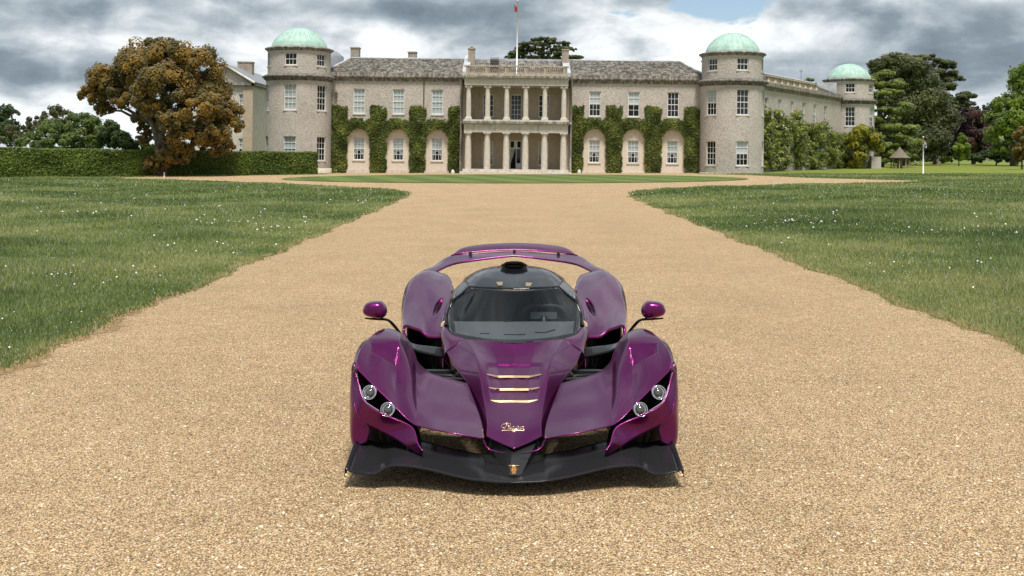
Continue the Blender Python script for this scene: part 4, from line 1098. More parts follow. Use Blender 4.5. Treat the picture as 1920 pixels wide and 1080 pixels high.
def window(o, rz, w_, h_, cols, rows, style, parent=None, sill=True):
    """sash window; o = middle of the bottom edge on the wall face; local -Y looks out"""
    key = (round(w_, 2), round(h_, 2), cols, rows, style, sill)
    if key not in WM:
        fw = .07; d0, d1 = .10, .19
        f = MB(); f.box(-w_ / 2, -w_ / 2 + fw, d0, d1, 0, h_); f.box(w_ / 2 - fw, w_ / 2, d0, d1, 0, h_)
        f.box(-w_ / 2 + fw, w_ / 2 - fw, d0, d1, h_ - fw, h_); f.box(-w_ / 2 + fw, w_ / 2 - fw, d0, d1, 0, fw * 1.3)
        iw = w_ - 2 * fw; z0, z1 = fw * 1.3, h_ - fw; bt = .017
        for c in range(1, cols):
            x = -iw / 2 + iw * c / cols; f.box(x - bt, x + bt, d0 + .035, d0 + .07, z0, z1)
        for r in range(1, rows):
            z = z0 + (z1 - z0) * r / rows; b = bt if r * 2 != rows else .032
            f.box(-iw / 2, iw / 2, d0 + (.032 if b == bt else .02), d0 + .075, z - b, z + b)
        g = MB(); g.face([(-iw / 2, d0 + .05, z0), (iw / 2, d0 + .05, z0), (iw / 2, d0 + .05, z1), (-iw / 2, d0 + .05, z1)])
        s_ = MB(); s_.box(-w_ / 2 - .08, w_ / 2 + .08, -.07, .10, -.10, .0)
        r_ = MB(); r_.face([(-w_ / 2, .75, -.2), (w_ / 2, .75, -.2), (w_ / 2, .75, h_ + .1), (-w_ / 2, .75, h_ + .1)])  # near-black sheets stand in for the shade of the unlit room
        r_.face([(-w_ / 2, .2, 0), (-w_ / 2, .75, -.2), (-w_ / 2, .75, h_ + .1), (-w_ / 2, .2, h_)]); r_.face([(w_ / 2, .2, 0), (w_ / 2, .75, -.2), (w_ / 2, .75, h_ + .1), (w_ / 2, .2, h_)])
        b_ = None; c_ = None
        fr = {'full': 0.0, 'pale': 0.0, 'half': .45, 'half_pale': .45, 'drape': .40, 'top': .55}.get(style)
        if fr is not None:
            b_ = MB(); zz = z0 + (z1 - z0) * fr
            b_.face([(-iw / 2, d0 + .085, zz), (iw / 2, d0 + .085, zz), (iw / 2, d0 + .085, z1), (-iw / 2, d0 + .085, z1)])
        if style == 'drape':
            c_ = MB(); zz = z0 + (z1 - z0) * .42
            for s in (-1, 1):
                c_.face([(s * iw / 2, d0 + .11, z0), (s * iw * .42, d0 + .11, z0), (s * iw * .33, d0 + .11, z0 + (zz - z0) * .45), (s * iw * .08, d0 + .11, zz), (s * iw / 2, d0 + .11, zz)])
        WM[key] = [q.mesh(nm) if q else None for q, nm in ((f, 'window'), (g, 'pane'), (s_, 'sill'), (r_, 'room_shade_sheet'), (b_, 'blind'), (c_, 'curtain'))]
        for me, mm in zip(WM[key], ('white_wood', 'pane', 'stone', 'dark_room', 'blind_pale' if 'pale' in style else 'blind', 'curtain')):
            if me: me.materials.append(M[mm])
    ms = WM[key]
    wi = obj('window', ms[0], None, parent or house); wi.location = (o[0], o[1] - HY0, o[2]); wi.rotation_euler = (0, 0, rz)
    for me, nm in zip(ms[1:], ('pane', 'sill', 'room_shadow', 'blind', 'curtain')):
        if me and not (nm == 'sill' and not sill): obj(nm, me, None, wi)
    return wi
def flat(o, r, n):
    o = Vector(o); r = Vector(r).normalized(); n = Vector(n).normalized()
    return lambda u, z, d: o + r * u + n * d + Vector((0, 0, z))
MAINY = 99.0
XC = .12
# ---- main wings left and right of the portico
CORN = [(0.0, 8.62), (.06, 8.62), (.06, 8.72), (.12, 8.76), (.12, 8.86), (.30, 8.92), (.34, 9.02), (.34, 9.12), (.20, 9.14), (.20, 9.38), (.14, 9.40), (0.0, 9.42)]
def cornice_line(mb, P, u0, u1, prof, n=1):
    for (d0, z0), (d1, z1) in zip(prof[:-1], prof[1:]):
        for k in range(n):
            a = u0 + (u1 - u0) * k / n; b = u0 + (u1 - u0) * (k + 1) / n
            mb.face([P(a, z0, d0), P(b, z0, d0), P(b, z1, d1), P(a, z1, d1)], n > 1)
    for u, rev in ((u0, 1), (u1, 0)):
        f = [P(u, z, d) for d, z in prof]; mb.face(f if not rev else f[::-1])
def roof_tiles(parent, A, B, C, D, rows, cols, name='roof_tiles'):
    """overlapping stone slates over the quad A-B (eave) to D-C (ridge)"""
    A, B, C, D = map(Vector, (A, B, C, D)); n = (B - A).cross(D - A).normalized()
    if n.z < 0: n = -n
    V = []; F = []; var = []; rg = np.random.default_rng(int(abs(A.x) * 10) + rows)
    for r in range(rows):
        v0, v1 = r / rows, min(1, (r + 1.15) / rows)
        cw = cols * (1 + .25 * r / rows)
        u = -rg.random() / cw
        while u < 1:
            du = rg.uniform(.7, 1.3) / cw; a, b = max(0, u), min(1, u + du - .10 / cw); u += du
            if b <= a: continue
            L = lambda uu, vv: (A + (B - A) * uu) * (1 - vv) + (D + (C - D) * uu) * vv
            lift = .035 + .03 * rg.random(); drop = rg.uniform(-.2, .2) / rows
            i = len(V)
            V += [L(a, v0 + drop) + n * lift, L(b, v0 + drop) + n * lift, L(b, v1) + n * .012, L(a, v1) + n * .012, L(a, v0 + drop) + n * -.02, L(b, v0 + drop) + n * -.02]
            F += [(i, i + 1, i + 2, i + 3), (i + 4, i + 5, i + 1, i)]; t = rg.random(); var += [t, t]
    o = obj(name, mesh_np(name, np.array([tuple(v) for v in V]), np.array(F), var=var), M['tiles'], parent); o['kind'] = 'stuff'
    return o
for side in (-1, 1):
    X0, X1 = (-18.2, -4.7) if side < 0 else (4.9, 18.2)
    P = flat((0, MAINY, 0), (1, 0, 0), (0, -1, 0))
    ups = [XC + side * x for x in (7.5, 11.2, 14.95)]
    hol = [(x - .55, x + .55, 5.48, 7.86) for x in ups]
    nich = [(x - 1.07, x + 1.07, .22, 4.3) for x in ups]
    mb = MB(); wall_mesh(mb, P, [X0, X1], [-.5, 8.62], hol + nich, .20)
    for x in ups:                                       # arched niche heads
        zc = 4.3 - 1.07; n = 14
        for k in range(n):
            a0, a1 = math.pi * k / n, math.pi * (k + 1) / n
            c0, c1 = x + 1.07 * math.cos(a0), x + 1.07 * math.cos(a1); s0, s1 = zc + 1.07 * math.sin(a0), zc + 1.07 * math.sin(a1)
            mb.face([P(c0, s0, 0), P(c0, 4.3, 0), P(c1, 4.3, 0), P(c1, s1, 0)])
            mb.face([P(c0, s0, 0), P(c1, s1, 0), P(c1, s1, -.20), P(c0, s0, -.20)])
    wl = mb.build('wall', M['flint'], house)
    nb = MB(); Pn = flat((0, MAINY + .16, 0), (1, 0, 0), (0, -1, 0))
    for i, x in enumerate(ups):
        nb = MB(); wall_mesh(nb, Pn, [x - 1.07, x + 1.07], [.0, 4.3], [(x - .54, x + .54, 1.06, 3.24)], .16)
        nb.box(x - 1.12, x + 1.12, MAINY - .06, MAINY + .15, -.3, .22)
        nb.build('niche', M['plaster'], wl)
        window((x, MAINY + .16, 1.06), 0, 1.08, 2.18, 3, 4, 'drape')
        st = ['full', 'full', 'full'][i] if side < 0 else ['half_pale', 'half_pale', 'none'][i]
        window((x, MAINY, 5.48), 0, 1.10, 2.38, 3 if not (side > 0 and i == 1) else 2, 4, st)
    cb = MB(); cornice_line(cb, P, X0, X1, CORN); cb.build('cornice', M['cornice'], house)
    # roof: slope to the ridge with a hipped outer end
    ridge = 102.4; zr = 11.05; ye = MAINY - .12; ze = 9.40
    xi, xo = (X1, X0) if side < 0 else (X0, X1)
    xr = xo - side * 2.0
    ro = MB(); ro.face([(xi, ye, ze), (xo, ye, ze), (xr, ridge, zr), (xi, ridge, zr)]); ro.face([(xo, ye, ze), (xo, 106, ze), (xr, ridge, zr)]); ro.face([(xi, ridge, zr), (xr, ridge, zr), (xo, 106, ze), (xi, 106, ze)])
    rf_ = ro.build('roof', M['slate'], house)
    a, b = ((xo, xi) if side < 0 else (xi, xo)); ar, br = ((xr, xi) if side < 0 else (xi, xr))
    roof_tiles(rf_, (a, ye, ze), (b, ye, ze), (br, ridge, zr), (ar, ridge, zr), 20, 46)
    rd = MB(); rd.tube([(xi, ridge, zr + .03), (xr, ridge, zr + .03)], .11, 6); rd.build('ridge_lead', M['lead'], rf_)
    rd = MB(); rd.tube([(xr, ridge, zr + .03), (xo, ye, ze + .04)], .10, 6); rd.build('hip_lead', M['lead'], rf_)
    pl = MB(); pl.box(X0, X1, MAINY - .10, MAINY - .01, -.3, .16); pl.build('plinth', M['stone'], house)
# drain pipe and lantern on the left wing
mb = MB(); xx = W(793, 0, 98.9)[0]; mb.tube([(xx, 98.93, 8.6), (xx, 98.93, 6.1), (xx, 98.95, 5.6)], .045, 6); mb.build('drain_pipe', M['drain'], house)
mb = MB(); xx = W(629, 0, 98.8)[0]; mb.box(xx - .16, xx + .10, 98.70, 98.9, 7.0, 7.5); mb.tube([(xx, 98.8, 7.25), (xx, 99.0, 7.25)], .04, 6); mb.build('wall_lantern', M['drain'], house)
for px, pt, hw in ((664, 93, .42), (771, 100, .40)):
    c = W(px, pt, 104.5); mb = MB(); mb.box(c.x - hw, c.x + hw, 104.0, 105.0, 10.3, c.z - .1); mb.box(c.x - hw - .06, c.x + hw + .06, 103.94, 105.06, c.z - .097, c.z + .02); mb.build('chimney', M['chimney'], house)

# ---- portico
PF = 95.2
colx = [XC + 1.745 * (k - 2.5) for k in range(6)]
EX = 4.75
mb = MB(); mb.box(XC - EX - .35, XC + EX + .35, PF - .62, 98.4, -.4, .17); mb.box(XC - EX - .1, XC + EX + .1, PF - .42, 98.4, .17, .40); ps = mb.build('portico_step', M['stone'], house)
mb = MB(); mb.box(XC + 2.9, XC + 4.6, PF - 1.15, PF - .62, -.2, .10); mb.build('side_step', M['lead'], house)
# rear walls of the two loggias with door and window openings
Pl = flat((0, 98.2, 0), (1, 0, 0), (0, -1, 0))
wx = [XC - 2.62, XC, XC + 2.62]
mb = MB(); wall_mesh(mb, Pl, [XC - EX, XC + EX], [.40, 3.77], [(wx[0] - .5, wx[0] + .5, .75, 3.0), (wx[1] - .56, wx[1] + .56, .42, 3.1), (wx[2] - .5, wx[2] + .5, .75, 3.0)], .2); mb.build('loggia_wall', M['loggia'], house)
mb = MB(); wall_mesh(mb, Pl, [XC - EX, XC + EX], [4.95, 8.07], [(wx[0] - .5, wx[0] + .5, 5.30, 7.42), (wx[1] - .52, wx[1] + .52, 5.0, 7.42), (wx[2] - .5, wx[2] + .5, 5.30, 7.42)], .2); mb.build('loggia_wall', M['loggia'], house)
window((wx[0], 98.2, .75), 0, 1.0, 2.25, 2, 4, 'drape'); window((wx[2], 98.2, .75), 0, 1.0, 2.25, 2, 4, 'drape')
window((wx[0], 98.2, 5.30), 0, 1.0, 2.12, 3, 4, 'none'); window((wx[2], 98.2, 5.30), 0, 1.0, 2.12, 3, 4, 'none')
window((wx[1], 98.2, 5.0), 0, 1.04, 2.42, 3, 5, 'none')
mb = MB(); mb.box(wx[1] - .56, wx[1] - .47, 98.28, 98.38, .42, 3.1); mb.box(wx[1] + .47, wx[1] + .56, 98.28, 98.38, .42, 3.1); mb.box(wx[1] - .47, wx[1] + .47, 98.28, 98.38, 2.30, 2.42); mb.box(wx[1] - .47, wx[1] + .47, 98.28, 98.38, 3.0, 3.1)
mb.box(wx[1] + .02, wx[1] + .10, 98.28, 98.38, .42, 2.3); mb.box(wx[1] + .10, wx[1] + .47, 98.30, 98.36, .42, .95); mb.box(wx[1] - .16, wx[1] + .16, 98.28, 98.33, 2.42, 3.0)
dr = mb.build('front_door', M['blind'], house)
mb = MB(); mb.face([(wx[1] + .10, 98.33, .95), (wx[1] + .47, 98.33, .95), (wx[1] + .47, 98.33, 2.3), (wx[1] + .10, 98.33, 2.3)]); mb.build('door_glass', M['pane'], dr)
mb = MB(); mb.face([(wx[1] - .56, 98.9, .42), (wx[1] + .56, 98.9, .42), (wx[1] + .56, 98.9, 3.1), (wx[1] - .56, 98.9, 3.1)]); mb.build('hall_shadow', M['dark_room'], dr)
mb = MB(); mb.face([(wx[1] - .46, 98.40, 2.3), (wx[1] - .05, 98.40, 2.3), (wx[1] - .42, 98.40, 1.0), (wx[1] - .46, 98.40, 1.0)]); mb.build('door_curtain', M['curtain'], dr)
# entablatures, floor slab, ceiling
def beam(name, z0, z1, m, d=0.0, prof=None):
    mb = MB(); mb.box(XC - EX - d, XC + EX + d, PF - .30 - d, 98.2, z0, z1); return mb.build(name, m, house)
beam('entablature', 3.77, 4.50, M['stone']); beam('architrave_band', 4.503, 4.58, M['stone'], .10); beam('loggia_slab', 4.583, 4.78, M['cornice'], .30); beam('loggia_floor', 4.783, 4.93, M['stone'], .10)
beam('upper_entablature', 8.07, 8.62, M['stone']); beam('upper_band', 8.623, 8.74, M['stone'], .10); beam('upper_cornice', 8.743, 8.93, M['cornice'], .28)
# side piers behind the end columns
for s in (-1, 1):
    for z0, z1 in ((.40, 3.77), (4.93, 8.07)):
        mb = MB(); mb.box(min(XC + s * 4.72, XC + s * 4.98), max(XC + s * 4.72, XC + s * 4.98), 96.6, 98.99, z0, z1); mb.build('portico_pier', M['loggia'], house)
    mb = MB(); xx = XC + s * 5.06; mb.tube([(xx, 96.3, 9.0), (xx, 96.3, -.2)], .09, 8); mb.box(min(XC + s * 4.985, XC + s * 5.2), max(XC + s * 4.985, XC + s * 5.2), 96.4, 99, -.2, 9.2); mb.build('drain_pipe', M['cornice'], house)
# columns: one of each order, then copies
def column(order):
    if order == 'tuscan':
        sh = MB(); sh.lathe(0, 0, [(.30, .40), (.305, 1.4), (.285, 2.5), (.255, 3.48)], 24, cap=False); z0, z1 = .40, 3.77
        ca = MB(); ca.lathe(0, 0, [(.255, 3.48), (.28, 3.50), (.26, 3.54), (.33, 3.64), (.33, 3.66)], 24); ca.box(-.35, .35, -.35, .35, 3.662, 3.768)
        ba = None
    else:
        sh = MB(); sh.lathe(0, 0, [(.235, 5.20), (.238, 6.0), (.222, 7.0), (.195, 7.80)], 24, cap=False)
        ca = MB(); ca.lathe(0, 0, [(.195, 7.80), (.235, 7.84), (.24, 7.90), (.21, 7.93)], 20); ca.box(-.29, .29, -.26, .26, 7.99, 8.068)
        for sx in (-1, 1):
            b = MB(); b.lathe(0, 0, [(.0, -.25), (.105, -.25), (.105, .25), (.0, .25)], 16, cap=False); ca_i = len(ca.v)
            ca.v += [(sx * .225 + v[0], v[2], 7.90 + v[1]) for v in b.v]; ca.f += [[ca_i + q for q in f] for f in b.f]; ca.sm += b.sm
        ba = MB(); ba.box(-.33, .33, -.33, .33, 4.932, 5.02); ba.lathe(0, 0, [(.32, 5.022), (.335, 5.06), (.30, 5.10), (.265, 5.13), (.29, 5.17), (.245, 5.202)], 24, cap=False)
    return [b.mesh(n) if b else None for b, n in ((sh, 'column'), (ca, 'capital'), (ba, 'column_base'))]
for order in ('tuscan', 'ionic'):
    ms = column(order)
    for me in ms:
        if me: me.materials.append(M['stone'])
    for x in colx:
        c = obj('column', ms[0], None, house); c.location = (x, PF - HY0, 0)
        for me, nm in ((ms[1], 'capital'), (ms[2], 'column_base')):
            if me: obj(nm, me, None, c)
# balustrade
bz0, bz1 = 8.93, 9.90
mb = MB(); mb.box(XC - EX - .02, XC + EX + .02, PF - .10, PF + .28, bz0, bz0 + .22); mb.box(XC - EX + .3, XC + EX - .3, PF - .04, PF + .22, bz0 + .222, bz0 + .26); mb.build('balustrade_base', M['parapet'], house)
mb = MB(); mb.box(XC - EX - .04, XC + EX + .04, PF - .12, PF + .30, bz1 - .12, bz1); mb.build('balustrade_rail', M['parapet'], house)
bal = MB(); bal.lathe(0, 0, [(.05, 0), (.05, .04), (.032, .07), (.075, .20), (.07, .26), (.035, .42), (.03, .46), (.05, .48), (.05, .515)], 8); balm = bal.mesh('baluster'); balm.materials.append(M['parapet'])
pier = MB(); pier.box(-.19, .19, -.17, .17, 0, .595); pm_ = pier.mesh('balustrade_pier'); pm_.materials.append(M['parapet'])
piers = [XC - 4.45 + 8.9 * k / 5 for k in range(6)]
for x in piers:
    o = obj('balustrade_pier', pm_, None, house); o.location = (x, PF + .09 - HY0, bz0 + .262 - .04)
for a, b in zip(piers[:-1], piers[1:]):
    for k in range(8):
        o = obj('baluster', balm, None, house); o.location = (a + .19 + (b - a - .38) * (k + .5) / 8, PF + .09 - HY0, bz0 + .262)
# roof behind the balustrade, lead verges, chimneys, flagpole base box
ro = MB(); ro.face([(XC - 5.0, 98.0, 9.3), (XC + 5.0, 98.0, 9.3), (XC + 5.0, 102.4, 11.05), (XC - 5.0, 102.4, 11.05)]); ro.face([(XC - 5, 95.5, 9.0), (XC + 5, 95.5, 9.0), (XC + 5, 98, 9.3), (XC - 5, 98, 9.3)])
rfp = ro.build('roof', M['lead'], house); roof_tiles(rfp, (XC - 4.6, 98.0, 9.3), (XC + 4.6, 98.0, 9.3), (XC + 4.6, 102.2, 10.97), (XC - 4.6, 102.2, 10.97), 18, 36)
mb = MB(); mb.box(XC - 5, XC + 5, 102.2, 102.6, 10.9, 11.16); mb.build('ridge_lead', M['lead'], rfp)
for s in (-1, 1):
    mb = MB(); x = XC + s * 4.75
    mb.v = [(x - .32, 97.2, 9.1), (x + .32, 97.2, 9.1), (x + .32, 102.4, 11.25), (x - .32, 102.4, 11.25), (x - .32, 97.2, 9.45), (x + .32, 97.2, 9.45), (x + .32, 102.4, 11.5), (x - .32, 102.4, 11.5)]
    mb.f = [[0, 3, 2, 1], [4, 5, 6, 7], [0, 1, 5, 4], [1, 2, 6, 5], [2, 3, 7, 6], [3, 0, 4, 7]]; mb.sm = [False] * 6; mb.build('lead_verge', M['lead'], rfp)
    c = W(882 if s < 0 else 1057.5, 92 if s < 0 else 95, 100.6); mb = MB(); mb.box(c.x - .32, c.x + .32, 100.2, 101.0, 10.2, 11.85); mb.box(c.x - .37, c.x + .37, 100.15, 101.05, 11.853, 11.98)
    if s < 0: mb.lathe(c.x, 100.6, [(.16, 11.983), (.14, 12.2)], 10)
    mb.build('chimney', M['chimney'], house)
c = W(925, 113, 98.5); mb = MB(); mb.box(c.x - .4, c.x + .4, 98.2, 98.9, 9.9, 10.75)
for k in range(4): mb.box(c.x - .42, c.x + .42, 98.16, 98.197, 9.95 + k * .2, 10.05 + k * .2)
mb.tube([(c.x - .40, 98.2, 10.9), (c.x - .3, 98.2, 10.86), (c.x + .3, 98.2, 10.86), (c.x + .40, 98.2, 10.9)], .03, 5); mb.build('roof_vent', M['drain'], house)

# ---- round towers
def tower(cx, cy, r, offs, styles, name_wall='tower_wall', wins=True):
    P = lambda th, z, d: Vector((cx + (r + d) * math.sin(th), cy - (r + d) * math.cos(th), z))
    angs = [offs + k * R(60) for k in range(-2, 3)]
    hs = []; lev = [(.97, 3.22, 1.15), (5.63, 8.0, 1.18)]
    for a in angs:
        for z0, z1, w_ in lev: hw = math.asin(w_ / 2 / r); hs.append((a - hw, a + hw, z0, z1))
    mb = MB(); wall_mesh(mb, P, [-math.pi + offs, math.pi + offs], [-.6, 8.5], hs, .22, R(7)); tw = mb.build(name_wall, M['flint'], house)
    r2 = r - .12; P2 = lambda th, z, d: Vector((cx + (r2 + d) * math.sin(th), cy - (r2 + d) * math.cos(th), z))
    hs2 = []
    for a in angs: hw = math.asin(1.12 / 2 / r2); hs2.append((a - hw, a + hw, 9.76, 10.90))
    mb = MB(); wall_mesh(mb, P2, [-math.pi + offs, math.pi + offs], [8.9, 11.30], hs2, .22, R(7)); mb.build('tower_drum', M['flint'], house)
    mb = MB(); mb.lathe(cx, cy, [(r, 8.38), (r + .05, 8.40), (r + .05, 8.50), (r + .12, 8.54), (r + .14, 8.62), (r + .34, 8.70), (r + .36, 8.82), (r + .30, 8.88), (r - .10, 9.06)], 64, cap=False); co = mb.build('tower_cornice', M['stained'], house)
    mb = MB()
    for k in range(56):
        a = 2 * math.pi * k / 56; q = P(a, 0, .14); ux, uy = math.cos(a), math.sin(a)
        mb.tube([(q.x, q.y, 8.545), (q.x, q.y, 8.66)], .075, 4)
    mb.build('dentils', M['cornice'], co, kind='stuff')
    mb = MB(); mb.lathe(cx, cy, [(r2, 11.16), (r2 + .06, 11.20), (r2 + .10, 11.28), (r2 + .26, 11.36), (r2 + .28, 11.46), (r2 + .10, 11.54), (r - .45, 11.60)], 64, cap=False); mb.build('drum_cornice', M['cornice'], house)
    mb = MB(); rd = r - .50; n = 12
    hd = 1.62; Rs = (rd * rd + hd * hd) / (2 * hd); am = math.asin(rd / Rs)      # a shallow spherical cap on a low drum
    cap_ = [(Rs * math.sin(am * (1 - k / n)), 11.88 + hd - Rs + Rs * math.cos(am * (1 - k / n))) for k in range(n + 1)]
    mb.lathe(cx, cy, [(rd + .03, 11.55), (rd + .03, 11.84), (rd, 11.87)] + cap_, 64, cap=False)
    dm = mb.build('dome', M['copper'], house)
    for k in range(28):                               # standing seams of the copper sheets
        a = 2 * math.pi * k / 28
        if math.cos(a - offs) < -.35: continue
        mb = MB(); mb.tube([(cx + (c_[0] + .006) * math.sin(a), cy - (c_[0] + .006) * math.cos(a), c_[1] + .006) for c_ in cap_[:-1]], .017, 4)
        mb.build('dome_seam', M['copper'], dm)
    mb = MB(); mb.lathe(cx, cy, [(r + .07, -.6), (r + .07, .22), (r + .0, .27)], 64, cap=False); mb.build('tower_plinth', M['plaster'], house)
    for i, a in enumerate(angs):
        if math.cos(a) < -.25: continue
        for j, (z0, z1, w_) in enumerate(lev + [(9.76, 10.90, 1.12)]):
            rr = (r2 if j == 2 else r); off = rr * (1 - math.cos(math.asin(w_ / 2 / rr)))
            q = Vector((cx + (rr - off) * math.sin(a), cy - (rr - off) * math.cos(a), z0))
            window(q, a, w_, z1 - z0, 3, 2 if j == 2 else (4 if j == 1 else 4), styles[j][i])
    return tw
N5 = ['none'] * 5
tower(-20.45, 98.5, 3.05, R(-4), [['half', 'full', 'full', 'none', 'none'], ['half', 'full', 'full', 'none', 'none'], ['none', 'full', 'none', 'none', 'none']])
tower(20.55, 98.5, 2.98, R(8), [['none', 'none', 'half_pale', 'full', 'none'], ['none', 'half', 'none', 'full', 'none'], N5])
tower(41.7, 130.0, 3.08, R(-14), [['none', 'none', 'half_pale', 'full', 'none'], ['none', 'none', 'none', 'half', 'none'], N5])
# roof link beside the left tower
mb = MB(); mb.lathe(-18.6, 103, [(1.6, 8.8), (1.6, 11.2), (1.5, 11.3), (.9, 11.75), (0, 11.85)], 24, cap=False); mb.build('stair_turret', M['slate'], house)
# ---- right wing running back to the far tower
A = Vector((20.55, 98.5, 0)); B = Vector((41.7, 130.0, 0)); rv = (B - A).normalized(); Lw = (B - A).length; nv = Vector((rv.y, -rv.x, 0))
P = flat(A, rv, nv); rzw = math.atan2(rv.y, rv.x)
us = [9.2 + 3.9 * k for k in range(6)]
hs = [(u - .52, u + .52, 5.48, 7.86) for u in us] + [(u - .52, u + .52, 1.06, 3.24) for u in us]
mb = MB(); wall_mesh(mb, P, [1.0, Lw - 1.0], [-.6, 8.62], hs, .2); mb.build('wing_wall', M['flint'], house)
for i, u in enumerate(us):
    for z0, h_, st in ((5.48, 2.38, ['none', 'half', 'half', 'half', 'half', 'none'][i]), (1.06, 2.18, 'none')):
        window(P(u, z0, 0), rzw, 1.04, h_, 3, 4, st)
mb = MB(); cornice_line(mb, P, 1.0, Lw - 1.0, CORN); mb.build('cornice', M['cornice'], house)
Pr = lambda u, d, z: P(u, z, -d)
ro = MB(); ro.face([Pr(1, -.1, 9.4), Pr(Lw - 1, -.1, 9.4), Pr(Lw - 1, 3.6, 11.0), Pr(1, 3.6, 11.0)]); rr_o = ro.build('roof', M['slate'], house)
roof_tiles(rr_o, Pr(1, -.1, 9.4), Pr(Lw - 1, -.1, 9.4), Pr(Lw - 1, 3.6, 11.0), Pr(1, 3.6, 11.0), 20, 110)
mb = MB(); mb.tube([Pr(1, 3.6, 11.03), Pr(Lw - 1, 3.6, 11.03)], .11, 6); mb.build('ridge_lead', M['lead'], rr_o)
# raised parapet with open panels over the middle bay
u0, u1 = 9.0, 25.0
mb = MB()
for a, b, z0, z1, d0, d1 in ((u0, u1, 9.15, 9.45, .18, -.2), (u0, u1, 10.0, 10.15, .22, -.2), (u0 + .1, u1 - .1, 9.45, 10.0, .10, -.12)):
    f = [P(a, z0, d0), P(b, z0, d0), P(b, z1, d0), P(a, z1, d0)]; g = [P(a, z0, d1), P(b, z0, d1), P(b, z1, d1), P(a, z1, d1)]
    for q in (f, g, [f[3], f[2], g[2], g[3]], [f[0], g[0], g[3], f[3]], [f[1], f[2], g[2], g[1]]): mb.face(q)
mb.build('wing_parapet', M['parapet'], house)
for k in range(9):
    ua = u0 + .3 + (u1 - u0 - .6) * k / 8
    mb = MB(); q = P(ua, 9.45, .16); mb.tube([P(ua, 9.452, .08), P(ua, 9.998, .08)], .22, 4); mb.build('parapet_pier', M['parapet'], house)
mb = MB(); c = P(Lw * .88, 0, -1.5); mb.box(c.x - 1.2, c.x + 1.2, c.y - .6, c.y + .6, 9.2, 10.9); mb.build('roof_link', M['lead'], house)
mb = MB(); c = W(1500, 150, 121); mb.tube([(c.x, 121, 10.8), (c.x, 121, 12.0)], .03, 5); mb.tube([(c.x - .25, 121, 11.8), (c.x + .25, 121, 11.8)], .02, 5); mb.build('aerial', M['drain'], house)
# buttress wall beyond the far tower
c0 = W(1634, 0, 126); c1 = W(1652, 0, 126); mb = MB(); mb.box(c0.x, c1.x, 126, 128, -.6, 1.95); mb.build('garden_wall', M['flint'], house)
# ---- left pavilion with its gable
PX0, PX1, PY0, PY1 = -33.4, -27.3, 108.0, 124.0
PXc = (PX0 + PX1) / 2
Pg = flat((0, PY0, 0), (1, 0, 0), (0, -1, 0))
gx = [PXc - 1.5, PXc + 2.15]
hs = [(x - .45, x + .45, z0, z1) for x in gx for z0, z1 in ((1.0, 3.1), (5.5, 7.7))]
mb = MB(); wall_mesh(mb, Pg, [PX0, PX1], [-.6, 8.6], hs, .2); mb.face([(PX0 + .1, PY0 + .02, 8.9), (PX1 - .1, PY0 + .02, 8.9), (PXc, PY0 + .02, 10.6)])
mb.face([(PX1, PY0, -.6), (PX1, PY1, -.6), (PX1, PY1, 8.7), (PX1, PY0, 8.7)]); mb.face([(PX0, PY1, -.6), (PX0, PY0, -.6), (PX0, PY0, 8.7), (PX0, PY1, 8.7)])
mb.build('pavilion_wall', M['stone'], house)
for x in gx:
    for z0, z1 in ((1.0, 3.1), (5.5, 7.7)): window((x, PY0, z0), 0, .9, z1 - z0, 3, 4, 'half')
mb = MB(); mb.box(PX1 - .9, PX1 + .12, PY0 - .12, PY0 - .003, -.6, 8.55); mb.build('pavilion_pilaster', M['loggia'], house)
mb = MB(); mb.box(PX0 - .3, PX1 + .3, PY0 - .35, PY0 - .005, 8.6, 8.9); mb.box(PX1 + .005, PX1 + .35, PY0 - .35, PY1, 8.603, 8.9)
mb.build('pavilion_cornice', M['cornice'], house)
for s in (-1, 1):
    xe = PXc + s * (PX1 - PXc + .35)
    mb = MB(); mb.face([(xe, PY0 - .4, 8.9), (xe, PY1, 8.9), (PXc, PY1, 10.85), (PXc, PY0 - .4, 10.85)]); o = mb.build('pavilion_roof', M['slate'], house); md = o.modifiers.new('t', 'SOLIDIFY'); md.thickness = .12; md.offset = 0
    mb = MB(); mb.tube([(xe, PY0 - .42, 8.86), (PXc, PY0 - .42, 10.80)], .13, 4); mb.build('raking_cornice', M['stone'], house)
c = W(459, 0, 116); mb = MB(); mb.box(c.x - .8, c.x + .8, 115.5, 116.5, 9.5, 11.6); mb.box(c.x - .86, c.x + .86, 115.44, 116.56, 11.603, 11.72); mb.build('chimney', M['chimney'], house)
# ---- flagpole on the portico roof (own thing) and its flag
fx = XC + .12
fp = thing('roof_flagpole', 'tall thin white flagpole rising from the portico roof with a small red flag', 'flagpole', (fx, 97.0, 9.1)); fp.rotation_euler = (0, HROLL, 0)
mb = MB(); mb.tube([(fx, 97, 9.1), (fx, 97, 16.05)], [.075, .05], 8); mb.lathe(fx, 97, [(.0, 16.05), (.07, 16.1), (.07, 16.16), (0, 16.22)], 8); mb.build('pole', plain('pole_white', (.75, .75, .75), .4), fp)
M['flag_red'] = plain('flag_red', (.42, .06, .05), .8); M['flag_white'] = plain('flag_white', (.75, .74, .73), .8); M['flag_blue'] = plain('flag_blue', (.03, .05, .22), .8)
def drape(x0, y0, zt, wd, ht, m, name, par, ph=0.0, x_off=0.0):
    S_ = np.zeros((14, 9, 3))
    for i in range(14):
        for j in range(9):
            f = i / 13; g = j / 8
            S_[i, j] = (x0 + x_off + wd * g * (.6 + .4 * math.sin(f * 2.6 + ph)), y0 + .10 * math.sin(g * 9 + f * 2 + ph), zt - ht * f - .25 * ht * g * (1 - .3 * f))
    o = obj(name, grid_mesh(name, S_), m, par); return o
drape(fx - .30, 97, 15.75, .28, .62, M['flag_red'], 'flag', fp)
